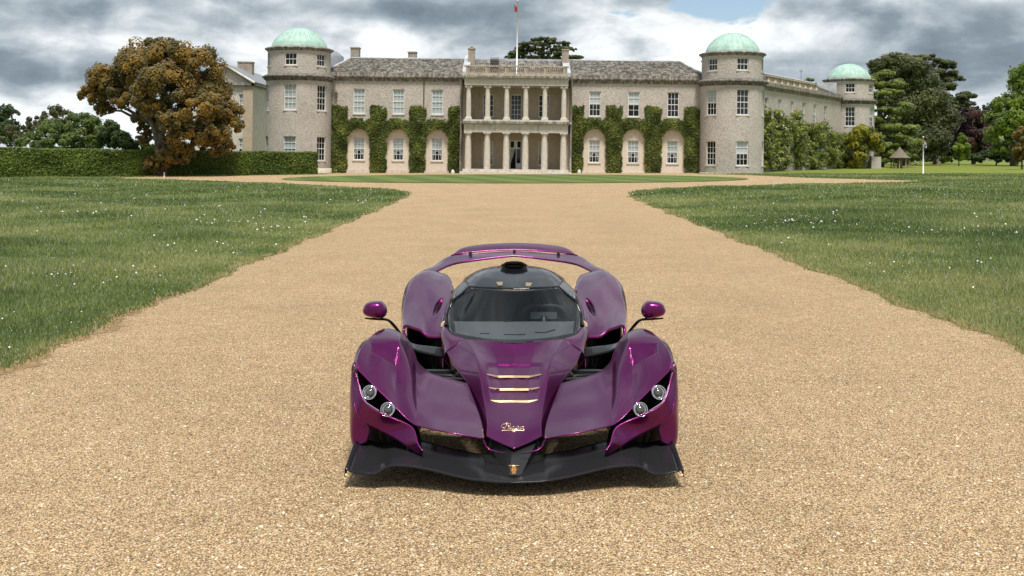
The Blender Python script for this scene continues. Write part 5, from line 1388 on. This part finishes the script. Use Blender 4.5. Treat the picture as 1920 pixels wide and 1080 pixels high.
# ================================================================== plants
def leaf_mesh(name, C, N, size, var, aspect=.55, rng=RNG):
    """one small pointed leaf spray (a rhombus) per point"""
    k = len(C); N = N / (np.linalg.norm(N, axis=1, keepdims=True) + 1e-9)
    r = rng.normal(size=(k, 3)); a = np.cross(N, r); a /= np.linalg.norm(a, axis=1, keepdims=True) + 1e-9
    b = np.cross(N, a); s = size[:, None]
    bend = N * s * rng.uniform(-.25, .1, (k, 1))
    V = np.stack([C - a * s, C - b * s * aspect + bend * .2, C + a * s + bend, C + b * s * aspect + bend * .2], 1).reshape(-1, 3)
    return mesh_np(name, V, np.arange(4 * k).reshape(-1, 4), var=var)
def sphere_pts(n, rng):
    v = rng.normal(size=(n, 3)); return v / np.linalg.norm(v, axis=1, keepdims=True)
def crown_points(clumps, n_total, rng, sub=16, subr=(.28, .42), flatz=1.0, fill=.25, jitter=.18):
    """leaf points on many small puffs that sit on the shells of the given clump ellipsoids"""
    areas = np.array([(c[3] * c[4] * c[5]) ** (2 / 3) for c in clumps]); areas /= areas.sum()
    Cs, Ns, vs = [], [], []
    for c, a in zip(clumps, areas):
        ctr = np.array(c[:3]); rad = np.array(c[3:6]); n = int(n_total * a)
        d = sphere_pts(sub, rng); d[:, 2] = np.abs(d[:, 2]) * np.where(rng.random(sub) < .72, 1, -.7)
        pc = ctr + d * rad * rng.uniform(.62, .92, (sub, 1)); pr = rad.min() * rng.uniform(*subr, sub)
        tone = rng.random(sub)
        which = rng.integers(0, sub, n); e = sphere_pts(n, rng)
        rr = rng.uniform(1 - fill, 1 + jitter, n)
        q = e * pr[which][:, None] * rr[:, None]; q[:, 2] *= flatz
        Cs.append(pc[which] + q); nn = e + d[which] * .5 + rng.normal(size=(n, 3)) * .35; Ns.append(nn); vs.append(np.clip(tone[which] * .7 + rng.random(n) * .45 - .05, 0, 1))
    return np.concatenate(Cs), np.concatenate(Ns), np.concatenate(vs)
def limb(mb, p, q, r0, r1, rng, wig=.12, n=6, depth=0):
    p, q = Vector(p), Vector(q); L = (q - p).length; pts = []; rs = []
    for i in range(n + 1):
        f = i / n; w_ = wig * L * math.sin(f * math.pi)
        pts.append(p.lerp(q, f) + Vector(rng.normal(size=3)) * w_ * .35 + Vector((0, 0, w_ * .4))); rs.append(r0 + (r1 - r0) * f)
    mb.tube(pts, rs, 7); return pts
def tree(name, label, cat, base, clumps, n, leaf, m, bark, trunk_r=.35, seed=1, sub=16, flatz=1.0, group=None, lean=(0, 0), subr=(.28, .42), trunk_top=.45, fill=.25, aspect=.55, rootn=None):
    rng = np.random.default_rng(seed)
    t = thing(name, label, cat, base, group)
    C, N, v = crown_points(clumps, n, rng, sub, subr, flatz, fill)
    sz = leaf * rng.uniform(.6, 1.35, len(C))
    obj('crown', leaf_mesh('crown', C, N, sz, v, aspect, rng), m, t)
    mb = MB(); zc = min(c[2] for c in clumps); zt = max(c[2] for c in clumps)
    fork = Vector((base[0] + lean[0], base[1] + lean[1], base[2] + (zt - base[2]) * trunk_top))
    limb(mb, (base[0], base[1], base[2] - .2), fork, trunk_r * 1.25, trunk_r * .7, rng, .05)
    for c in clumps[:22]:
        tgt = Vector((c[0], c[1], c[2] + c[5] * .2)); st = fork if tgt.z > fork.z else Vector(base).lerp(fork, max(.25, min(.95, (tgt.z - base[2]) / max(.1, fork.z - base[2]) * .8)))
        limb(mb, st, tgt, trunk_r * .42, trunk_r * .08, rng, .10)
    mb.build('trunk', bark, t)
    return t
M['bark'] = ramped('bark', [(.3, (.06, .045, .032)), (.7, (.16, .125, .09))], 3, .95, .8, 9)
M['bark_grey'] = ramped('grey_bark', [(.3, (.09, .075, .06)), (.7, (.20, .17, .14))], 3, .95, .8, 9)
M['rust_leaf'] = leafy('rust_oak_leaf', (.070, .070, .024), (.17, .122, .032), (.32, .185, .036), .5, .3)
M['dark_leaf'] = leafy('dark_leaf', (.022, .042, .014), (.045, .082, .024), (.095, .135, .042), .5, .3)
M['mid_leaf'] = leafy('mid_leaf', (.046, .074, .016), (.10, .148, .030), (.19, .24, .055), .4, .38)
M['bright_leaf'] = leafy('bright_leaf', (.065, .115, .014), (.145, .225, .024), (.27, .35, .05), .4, .45)
M['olive_leaf'] = leafy('olive_leaf', (.04, .048, .018), (.085, .095, .032), (.16, .15, .055), .5, .35)
M['cedar'] = leafy('cedar_needles', (.038, .050, .020), (.080, .098, .036), (.15, .16, .058), .35, .3)
M['gold_cedar'] = leafy('golden_cedar', (.060, .085, .018), (.125, .165, .030), (.24, .27, .06), .4, .25)
M['copper_leaf'] = leafy('copper_beech', (.022, .012, .012), (.050, .024, .022), (.085, .040, .034), .5, .25)
M['ivy'] = leafy('wall_ivy', (.055, .076, .016), (.125, .158, .034), (.25, .27, .065), .9, .38)
M['ivy_light'] = leafy('loose_climber', (.075, .100, .020), (.18, .225, .042), (.36, .37, .085), .9, .42)
M['ivy_yellow'] = leafy('yellow_climber', (.075, .095, .014), (.19, .21, .024), (.42, .35, .032), .9, .35)
M['hedge'] = leafy('clipped_hedge', (.055, .082, .018), (.12, .175, .030), (.23, .275, .05), .28, .38)
M['far_wood'] = leafy('far_conifers', (.016, .026, .014), (.028, .042, .02), (.045, .06, .028), .1, .2)
def clump(px, py, Y, rpx, rpz=None, ry=None):
    p = W(px, py, Y); s = FPX / Y; rx = rpx / s; rz = (rpz or rpx) / s
    return (p.x, p.y, p.z, rx, ry or max(rx, rz) * .9, rz)
# ---- rust-brown oak
Y = 86.0
oc = [clump(320, 112, Y, 60, 40), clump(262, 135, Y - 1, 52, 40), clump(372, 130, Y, 52, 42), clump(210, 150, Y, 48, 36), clump(312, 165, Y - 2.2, 62, 44), clump(395, 178, Y + .5, 44, 44), clump(178, 180, Y, 30, 24), clump(196, 206, Y + .6, 22, 18),
      clump(245, 185, Y - 1.5, 46, 32), clump(360, 205, Y - 2.4, 60, 38), clump(420, 218, Y + .3, 36, 34), clump(435, 236, Y, 26, 18), clump(330, 232, Y - 2.8, 44, 26), clump(390, 252, Y - 1.4, 46, 30), clump(300, 120, Y + 2.5, 80, 46),
      clump(345, 262, Y - 2, 42, 30), clump(290, 205, Y - 2.4, 34, 22), clump(405, 275, Y - .5, 36, 24), clump(198, 165, Y - .6, 32, 26), clump(270, 255, Y + .4, 14, 24), clump(330, 290, Y - 1.2, 36, 26), clump(262, 228, Y + 1, 16, 22), clump(295, 310, Y - .8, 30, 18)]
ot = tree('oak_tree', 'broad spreading oak with rusty brown leaves leaning over the hedge beside the house', 'tree', (W(300, 330, Y).x, Y, 0), oc, 100000, .125, M['rust_leaf'], M['bark'], .50, 3, sub=42, subr=(.17, .36), trunk_top=.42)
mb = MB(); rg = np.random.default_rng(4)
for pts in ([(296, 262), (288, 236), (276, 215), (262, 196), (240, 180)], [(300, 268), (304, 246), (320, 222), (340, 200)], [(280, 222), (262, 205), (248, 196)]):
    q = [W(a, b, Y - 1.0) for a, b in pts]; mb.tube(q, [.30 - .23 * i / (len(q) - 1) for i in range(len(q))], 8)
mb.build('limb', M['bark_grey'], ot)
# ---- trees and shrubs behind the hedge
def shrub(label, blobs, Y, n, leaf, m, seed, name='shrub', cat='shrub', bark='bark', **kw):
    cl = [clump(a, b, Y + dy, rx, rz) for a, b, dy, rx, rz in blobs]
    x = sum(c[0] for c in cl) / len(cl)
    return tree(name, label, cat, (x, Y, 0), cl, n, leaf, M[m], M[bark], kw.pop('tr', .12), seed, **kw)
shrub('glossy dark green laurel shrub rising above the hedge beside the rusty oak', [(150, 238, 0, 48, 30), (105, 252, 0, 42, 28), (195, 258, 0, 40, 26), (60, 268, -.5, 30, 20), (225, 268, 0, 24, 18), (165, 262, -1.5, 50, 24), (120, 270, -1.5, 50, 20)], 93, 26000, .12, 'mid_leaf', 11, sub=55, subr=(.16, .34), fill=.5)
shrub('dark green pointed laurel between the rusty oak and the wide laurel shrub', [(205, 248, 0, 20, 22), (222, 262, 0, 24, 18), (238, 270, 0, 16, 12)], 91, 8000, .12, 'dark_leaf', 12, sub=40, subr=(.18, .36), fill=.5)
shrub('sparse olive-brown shrub with bare twigs behind the wide laurel', [(95, 218, 0, 34, 26), (70, 235, 0, 34, 24), (110, 240, 0, 30, 20), (50, 250, 0, 40, 24), (20, 262, 0, 34, 22)], 99, 9000, .11, 'olive_leaf', 13, subr=(.15, .3), fill=.6)
shrub('deep green round tree at the left end above the hedge', [(10, 210, 0, 26, 14), (-20, 225, 0, 40, 26), (5, 240, 0, 34, 24), (-40, 250, 0, 50, 30), (25, 262, 0, 30, 20)], 104, 14000, .14, 'dark_leaf', 14, 'round_tree', 'tree', tr=.25, sub=45, subr=(.18, .36), fill=.5)
shrub('light green low bush peeping over the hedge between laurel and oak trunk', [(262, 274, 0, 18, 12), (245, 278, 0, 16, 9), (280, 280, 0, 16, 9)], 92, 3500, .11, 'bright_leaf', 15)
# ---- clipped hedge
hp = [(-62, 74.5), (-40.5, 81.0), (-27.5, 86.8), (-17.9, 94.6)]
hz = [2.35, 2.3, 2.05, 1.95]
hg = thing('clipped_hedge', 'long clipped green hedge with flat top running towards the house behind the rusty oak', 'hedge', (hp[1][0], hp[1][1], 0))
rg = np.random.default_rng(31); Cs = []; Ns = []
core = MB()
for i in range(3):
    a, b = np.array(hp[i]), np.array(hp[i + 1]); L = np.linalg.norm(b - a); t_ = (b - a) / L; nn = np.array([t_[1], -t_[0]])
    if nn[1] > 0: nn = -nn
    n = int(L * 900); u = rg.random(n); h = hz[i] + (hz[i + 1] - hz[i]) * u
    z = rg.random(n) * h; bul = .10 * np.sin(u * L * 1.3) * np.sin(z * 2) + rg.normal(0, .05, n)
    q = a[None] + (b - a)[None] * u[:, None] + nn[None] * bul[:, None]
    Cs.append(np.column_stack([q, z])); Ns.append(np.column_stack([np.tile(nn, (n, 1)) + rg.normal(0, .5, (n, 2)), rg.normal(.25, .4, n)]))
    n = int(L * 420); u = rg.random(n); w_ = rg.random(n) * 1.6; h = hz[i] + (hz[i + 1] - hz[i]) * u + rg.normal(0, .035, n) + .03 * np.sin(u * L * 1.1)
    q = a[None] + (b - a)[None] * u[:, None] - nn[None] * w_[:, None]
    Cs.append(np.column_stack([q, h])); Ns.append(np.column_stack([rg.normal(0, .5, (n, 2)), np.ones(n)]))
    p0 = a - nn * .12; p1 = b - nn * .12; p2 = b - nn * 1.6; p3 = a - nn * 1.6; h0, h1 = hz[i] - .08, hz[i + 1] - .08
    core.face([(*p0, 0), (*p1, 0), (*p1, h1), (*p0, h0)]); core.face([(*p0, h0), (*p1, h1), (*p2, h1), (*p3, h0)]); core.face([(*p3, 0), (*p3, h0), (*p2, h1), (*p2, 0)])
    if i == 2:
        core.face([(*p1, 0), (*p2, 0), (*p2, h1), (*p1, h1)])
        n = 1600; w_ = rg.random(n) * 1.6; z = rg.random(n) * hz[3]; q = b[None] - nn[None] * w_[:, None] + t_[None] * rg.normal(0.02, .05, (n, 1))
        Cs.append(np.column_stack([q, z])); Ns.append(np.column_stack([np.tile(t_, (n, 1)) + rg.normal(0, .5, (n, 2)), rg.normal(.2, .4, n)]))
C = np.concatenate(Cs); N = np.concatenate(Ns)
obj('hedge_foliage', leaf_mesh('hedge_foliage', C, N, .075 * rg.uniform(.6, 1.4, len(C)), rg.random(len(C)), .6, rg), M['hedge'], hg)
core.build('hedge_core', plain('hedge_twigs', (.020, .026, .010), .95), hg)
# ---- ivy on the house walls
def ivy(label, P, areas, n_m2, m, seed, leaf=.11, depth=.38, holes=(), name='wall_ivy', cat='ivy', tilt=True):
    """areas = rectangles (u0,u1,z0,z1) on a wall; holes = rectangles or arches left free"""
    rg = np.random.default_rng(seed); Cs = []; Ns = []; vs = []
    o0 = P((areas[0][0] + areas[0][1]) / 2, 0, .1)
    t = thing(name, label, cat, tuple(o0))
    if tilt: t.rotation_euler = (0, HROLL, 0)
    for u0, u1, z0, z1 in areas:
        n = int((u1 - u0 + .2) * (z1 - z0 + .1) * n_m2)
        u = rg.uniform(u0 - .08, u1 + .08, n); z = rg.uniform(z0, z1 + .05, n)
        ed = np.minimum(np.minimum(u - u0 + .1, u1 - u + .1), z1 - z + .1)
        wv = .16 * np.sin(z * 4.1 + u0 * 7) + .10 * np.sin(z * 9.7 + u0) + rg.normal(0, .07, n); wt = .14 * np.sin(u * 3.3 + seed) + .09 * np.sin(u * 8.9) + rg.normal(0, .06, n)
        keep = (u > u0 + wv - .06) & (u < u1 + wv[::-1] * 0 - .16 * np.sin(z * 3.7 + u1 * 5) + .06) & (z < z1 + wt - .05)
        keep |= rg.random(n) < .05
        for h in holes:
            if h[0] == 'arch':
                _, x, hw, zs = h; keep &= ~(((np.abs(u - x) < hw) & (z < zs)) | (((u - x) ** 2 + (z - zs) ** 2) < hw ** 2))
            else: keep &= ~((u > h[0]) & (u < h[1]) & (z > h[2]) & (z < h[3]))
        bul = np.clip(ed / .35, .15, 1) * (depth * (.65 + .35 * np.sin(u * 3.1 + seed) * np.sin(z * 2.3)))
        d = .05 + bul * rg.random(n) ** .45
        u, z, d = u[keep], z[keep], d[keep]
        e0 = P(0, 0, 0); eu = np.array(P(1, 0, 0) - e0); en = np.array(P(0, 0, 1) - e0)
        C = np.array(e0)[None] + u[:, None] * eu + d[:, None] * en; C[:, 2] += z
        Cs.append(C); Ns.append(en[None] + rg.normal(0, .55, (len(u), 3)) + np.array([0, 0, .25])); vs.append(np.clip(rg.random(len(u)) * .8 + .3 * np.sin(u * 2.2) * np.sin(z * 1.7) + .05, 0, 1))
    C, N, v = np.concatenate(Cs), np.concatenate(Ns), np.concatenate(vs)
    if tilt:
        pass
    obj('foliage', leaf_mesh('foliage', C, N, leaf * rg.uniform(.55, 1.3, len(C)), v, .65, rg), M[m], t)
    mb = MB()
    for u0, u1, z0, z1 in areas:
        if z0 > 1: continue
        for k in range(3):
            uu = u0 + (u1 - u0) * (k + .5) / 3; mb.tube([P(uu, -.2, .08), P(uu + .15, z1 * .4, .06), P(uu - .1, z1 * .85, .06)], [.06, .04, .02], 5)
    if mb.v: mb.build('stem', M['bark'], t)
    return t
for side in (-1, 1):
    P = flat((0, MAINY, 0), (1, 0, 0), (0, -1, 0))
    xs = [XC + side * x for x in (7.5, 11.2, 14.95)]
    holes = [('arch', x, 1.02, 3.25) for x in xs]
    x_in, x_out = XC + side * 5.15, XC + side * 17.5
    lo, hi = min(x_in, x_out), max(x_in, x_out)
    b = sorted([x_in] + [x + s * 1.12 for x in xs for s in (-1, 1)] + [x_out])
    areas = [(b[2 * k] + .02, b[2 * k + 1] - .02, 0, 6.42) for k in range(4)]
    areas += [(x - 1.15, x + 1.15, 3.5, 5.20) for x in xs]
    holes += [(x - .60, x + .60, 5.25, 9) for x in xs]
    ivy('dense ivy trained round three arched windows %s' % ('between left tower and portico' if side < 0 else 'between portico and middle tower, brighter green'), P, areas, 420, 'ivy', 40 + side, holes=holes)
P = flat(A, rv, nv)
us_ = us
rgc = np.random.default_rng(44); cl = []
for u_ in np.arange(6.5, 34.0, 1.05):
    top = np.interp(u_, [6, 14, 20, 27, 28.5, 34], [5.7, 5.7, 5.5, 5.3, 4.6, 4.6]) + rgc.uniform(-.35, .25)
    for z_ in np.arange(.7, top, 1.0):
        if (abs(u_ - 16.0) < 1.5 and z_ < 3.6) or (abs(u_ - 20.8) < 1.4 and z_ < 4.4) or (abs(u_ - 28.0) < .7 and (z_ < 4 or z_ > 4.8)) or (abs(u_ - 11.5) < .7 and z_ < 1.6): continue
        p = P(u_ + rgc.uniform(-.3, .3), z_ + rgc.uniform(-.25, .25), .25 + rgc.uniform(-.1, .25)); rr = rgc.uniform(.62, .95)
        if z_ > top - 1.1 and any(abs(u_ - q) < .75 for q in us_): rr *= .7
        cl.append((p.x, p.y, p.z, rr, rr, rr * 1.05))
tree('wall_climber', 'tall loose evergreen climber in clumps along the right wing below its upper windows', 'climber', tuple(P(14, 0, .2)), cl, 26000, .17, M['ivy_light'], M['bark'], .07, 44, sub=14, subr=(.3, .55))
# climber on the far tower
cl = [clump(1620, 262, 126.2, 32, 24), clump(1602, 290, 126.0, 22, 30), clump(1604, 312, 126, 18, 14), clump(1638, 268, 126.4, 18, 18), clump(1615, 250, 126, 26, 16), clump(1648, 276, 126.4, 12, 14), clump(1596, 268, 126, 14, 16)]
tree('tower_climber', 'yellow-green magnolia climber growing up the far right tower', 'climber', (W(1606, 0, 126.3).x, 126.3, 0), cl, 9000, .16, M['ivy_yellow'], M['bark'], .10, 45, sub=18)
# ---- cedar behind the portico
def cedar(label, base_px, Y, plates, n, m, seed, leaf=.22, tr=.45, name='cedar_tree', flatz=.55, **kw):
    cl = [clump(a, b, Y + dy, rx, rz, ry=rx * Y / FPX * .8) for a, b, rx, rz, dy in plates]
    x = W(base_px, 0, Y).x
    return tree(name, label, 'tree', (x, Y, 0), cl, n, leaf, M[m], M['bark'], tr, seed, sub=kw.pop('sub', 36), subr=kw.pop('subr', (.35, .8)), flatz=flatz, trunk_top=.8, fill=.4, **kw)
cedar('flat-topped dark cedar showing above the roof behind the portico', 1020, 128, [(1020, 76, 30, 6, 0), (1040, 84, 34, 6, 1), (1000, 84, 30, 6, -1), (985, 92, 26, 6, 0), (1058, 93, 26, 5, 0), (1010, 96, 40, 6, 1), (972, 101, 22, 6, 0), (1035, 102, 36, 5, 0), (1075, 108, 22, 4, 0), (960, 107, 16, 4, 0), (1000, 110, 40, 5, 1), (1050, 112, 40, 5, 1)], 20000, 'cedar', 51, leaf=.15)
# ---- trees to the right
cedar('pale golden-green conifer with drooping tiers next to the far tower', 1650, 140,
      [(1660, 140, 20, 8, 0), (1652, 160, 28, 8, 0), (1665, 175, 30, 8, -1), (1650, 192, 32, 8, 0), (1668, 208, 32, 8, -1), (1655, 225, 38, 8, -1), (1672, 240, 36, 8, -2), (1660, 258, 42, 8, -2), (1680, 274, 38, 8, -2), (1665, 288, 44, 8, -2), (1690, 292, 34, 7, -3), (1660, 302, 40, 6, -2), (1640, 180, 20, 8, 1), (1640, 240, 24, 10, 1), (1645, 280, 24, 10, 1), (1690, 205, 26, 12, 1), (1695, 245, 30, 14, 1), (1640, 150, 14, 10, 0), (1680, 160, 20, 12, 1), (1705, 270, 28, 12, -1)], 46000, 'gold_cedar', 52, leaf=.17, flatz=.6, name='golden_conifer')
cedar('tall dark cedar standing behind the pale golden-green conifer', 1690, 158, [(1680, 118, 34, 18, 0), (1650, 125, 26, 15, 0), (1710, 130, 34, 21, -1), (1670, 140, 44, 21, 1), (1725, 160, 40, 27, 0), (1690, 165, 44, 27, 1), (1740, 195, 40, 33, -1), (1705, 205, 44, 36, 0), (1760, 230, 34, 33, -1), (1720, 245, 44, 36, 0), (1745, 270, 36, 33, -2), (1715, 285, 30, 24, -2)], 76000, 'cedar', 53, leaf=.21, sub=90, flatz=.9, subr=(.28, .55))
cedar('wide dark cedar with open layered branches beside the grey sky on the right', 1755, 168, [(1735, 112, 32, 9, 0), (1770, 122, 30, 9, 0), (1755, 138, 40, 9, 0), (1785, 150, 24, 9, 0), (1765, 165, 34, 10, 0), (1780, 185, 36, 9, 0), (1810, 180, 20, 8, 0), (1800, 195, 26, 9, 0), (1770, 205, 30, 10, 0), (1790, 225, 22, 10, 0)], 26000, 'cedar', 54, leaf=.21)
def ctree(label, blobs, Y, base_px, n, leaf, m, seed, name, **kw):
    cl = [clump(a, b, Y + dy, rx, rz) for a, b, dy, rx, rz in blobs]
    return tree(name, label, 'tree', (W(base_px, 0, Y).x, Y, 0), cl, n, leaf, M[m], M['bark'], kw.pop('tr', .3), seed, **kw)
ctree('round copper beech with dark purple-brown leaves on the right', [(1822, 228, 0, 34, 26), (1800, 250, 0, 26, 26), (1845, 252, 0, 26, 28), (1822, 265, -2, 38, 30), (1800, 280, 0, 24, 20), (1846, 284, 0, 24, 18), (1785, 284, 0, 14, 14)], 172, 1825, 20000, .22, 'copper_leaf', 61, 'copper_beech', sub=50, subr=(.16, .34))
ctree('small fresh green young tree standing in front of the copper beech', [(1804, 262, 0, 9, 12), (1799, 278, 0, 14, 12), (1808, 280, -.3, 13, 14), (1800, 293, 0, 14, 9), (1810, 296, 0, 9, 7)], 150, 1798, 6000, .15, 'bright_leaf', 62, 'young_tree', tr=.08, sub=14)
ctree('big bright green broadleaf tree at the right edge', [(1910, 160, 0, 24, 26), (1935, 150, 0, 40, 40), (1890, 200, 0, 34, 26), (1925, 200, -1, 40, 34), (1872, 226, 0, 30, 24), (1905, 235, -2, 44, 32), (1875, 256, -1, 30, 24), (1920, 268, -2, 40, 28), (1945, 230, 0, 40, 60), (1885, 282, -1, 30, 16)], 150, 1900, 26000, .22, 'bright_leaf', 63, 'broadleaf_tree', sub=55, subr=(.16, .34), tr=.45)
ctree('rusty brown shrub at the right edge of the meadow', [(1918, 258, 0, 16, 20), (1912, 280, 0, 14, 20), (1925, 290, 0, 22, 20), (1910, 300, 0, 8, 14)], 120, 1916, 7000, .14, 'rust_leaf', 64, 'brown_shrub', tr=.10)
ctree('mid-green trees filling the gap between dark cedar and copper beech', [(1765, 255, 0, 30, 22), (1785, 235, 2, 26, 18), (1750, 280, -1, 26, 18), (1778, 285, -1, 22, 14), (1770, 215, 4, 20, 14)], 185, 1768, 14000, .25, 'mid_leaf', 65, 'broadleaf_tree', sub=50, subr=(.18, .36))
ctree('dark green bush under the golden-green conifer behind the thatched shelter', [(1700, 285, 0, 26, 18), (1730, 292, 0, 24, 14), (1670, 292, 0, 24, 14)], 168, 1702, 9000, .24, 'dark_leaf', 66, 'bush', tr=.12)
ctree('dark yew bush beneath the big bright green tree', [(1850, 292, 0, 24, 12), (1880, 290, 0, 30, 16), (1905, 295, 0, 22, 14), (1830, 298, 0, 16, 8)], 158, 1868, 9000, .2, 'dark_leaf', 67, 'bush', tr=.12)
ctree('low yellow-green bush on the meadow between flagpole and young tree', [(1742, 296, 0, 14, 8), (1760, 298, 0, 16, 7), (1776, 299, 0, 12, 6)], 170, 1755, 4500, .2, 'bright_leaf', 68, 'bush', tr=.08)
ctree('green treetop peeking over the roof of the right wing', [(1518, 150, 0, 8, 5), (1512, 153, 0, 6, 4)], 150, 1516, 900, .16, 'bright_leaf', 69, 'treetop', tr=.08, sub=8)
# ---- far conifer wood on the rise: one mass
rg = np.random.default_rng(70); Cs = []; Ns = []
ridge_y = lambda px: np.interp(px, [1560, 1760, 1830, 1880, 1960, 2100], [236, 206, 198, 195, 198, 215])
for k in range(420):
    px = rg.uniform(1600, 2080); Y = rg.uniform(300, 350); top = W(px, ridge_y(px) + rg.uniform(0, 26), Y); h = rg.uniform(9, 15); n = 130
    f = rg.random(n); a = rg.uniform(0, 6.283, n); rr = (1 - f) * rg.uniform(1.6, 2.8) * np.sqrt(rg.random(n) * .6 + .4)
    Cs.append(np.column_stack([top.x + rr * np.cos(a), top.y + rr * np.sin(a), top.z - h * (1 - f)])); Ns.append(np.column_stack([np.cos(a), np.sin(a), np.full(n, .5)]) + rg.normal(0, .4, (n, 3)))
C = np.concatenate(Cs); N = np.concatenate(Ns)
obj('far_wood', leaf_mesh('far_wood', C, N, .7 * rg.uniform(.6, 1.3, len(C)), rg.random(len(C)), .6, rg), M['far_wood'], kind='stuff')
hv = []; hf = []
for i, px in enumerate(np.linspace(1500, 2200, 15)):
    t_ = W(px, ridge_y(min(px, 2100)) + 34, 330); hv += [(t_.x * .75, 250, -.3), (t_.x, 330, t_.z), (t_.x * 1.2, 430, t_.z)]
for i in range(14): hf += [[3 * i, 3 * i + 3, 3 * i + 4, 3 * i + 1], [3 * i + 1, 3 * i + 4, 3 * i + 5, 3 * i + 2]]
obj('hill', mesh_np('hill', hv, hf, True), M['turf'], kind='structure')
# ================================================================== small things in the park
M['shingle'] = plain('old_shingles', (.155, .13, .105), .9, var=.3, scale=6, bump=.5, bscale=12)
M['timber'] = plain('weathered_timber', (.20, .165, .12), .85, var=.25, scale=5)
gy = 128.0; gc = W(1687, 0, gy).x
gz = thing('garden_shelter', 'small round timber shelter with pointed shingle roof on the meadow', 'shelter', (gc, gy, 0))
mb = MB(); mb.lathe(gc, gy, [(1.32, 1.28), (1.30, 1.36), (.95, 1.60), (.55, 1.98), (.22, 2.40), (.05, 2.62), (0, 2.66)], 8, smooth=False, cap=False); mb.build('roof', M['shingle'], gz)
for k in range(8):
    a = 2 * math.pi * (k + .5) / 8; mb = MB(); x, y = gc + 1.0 * math.sin(a), gy - 1.0 * math.cos(a)
    mb.tube([(x, y, -.02), (x, y, 1.36)], .07, 6); mb.tube([(x, y, 1.05), (gc + .7 * math.sin(a), gy - .7 * math.cos(a), 1.40)], .04, 5); mb.build('post', M['timber'], gz)
mb = MB()
for k in range(4, 8): 
    a0, a1 = 2 * math.pi * (k - 1.5) / 8 + math.pi / 1.0, 2 * math.pi * (k - .5) / 8 + math.pi / 1.0
mb.lathe(gc, gy, [(.85, .30), (.85, .36), (.55, .36), (.55, .30)], 8, R(100), R(260), False, False); mb.build('bench', M['timber'], gz)
mb = MB(); mb.lathe(gc, gy, [(.30, 0), (.30, .9), (.34, .95), (.2, 1.3)], 10); mb.build('well_head', M['timber'], gz)
# flagpole on the grass
fy = 95.0; q = W(1731, 0, fy)
f2 = thing('park_flagpole', 'short white flagpole with a limp red, white and blue flag on the right-hand grass', 'flagpole', (q.x, fy, 0))
mb = MB(); mb.tube([(q.x, fy, -.1), (q.x, fy, 3.30)], [.06, .05], 8); mb.lathe(q.x, fy, [(0, 3.30), (.07, 3.34), (.07, 3.40), (0, 3.45)], 8); mb.build('pole', bpy.data.materials['pole_white'], f2)
drape(q.x - .02, fy - .06, 3.10, .30, .62, M['flag_white'], 'flag', f2)
drape(q.x - .03, fy - .09, 2.98, .16, .24, M['flag_red'], 'flag_stripe', f2, .3)
drape(q.x + .02, fy - .10, 2.72, .18, .26, M['flag_blue'], 'flag_field', f2, .8)
# white marker stones beside the portico
M['marker'] = plain('whitewashed_stone', (.55, .53, .48), .8, var=.15, scale=4)
for px, py, lab in ((849, 321, 'small domed whitewashed marker stone left of the portico columns'), (1086, 322, 'small domed whitewashed marker stone right of the portico columns')):
    yy = 94.0; x = W(px, 0, yy).x; mb = MB()
    mb.lathe(x, yy, [(.15, -.05), (.17, .10), (.16, .22), (.12, .33), (.06, .40), (0, .42)], 14, cap=False); mb.build('marker_stone', M['marker'], label=lab, cat='stone', group='marker stones by the portico')
# thin post at the end of the left gravel arm and wooden rail on the far right
mb = MB(); x, y = G(308, 332); mb.tube([(x, y, -.05), (x, y, .32)], .05, 6); mb.tube([(x, y, .30), (x, y, .36)], .06, 6); mb.build('verge_post', M['marker'], label='tiny pale post at the end of the gravel near the oak', cat='post')
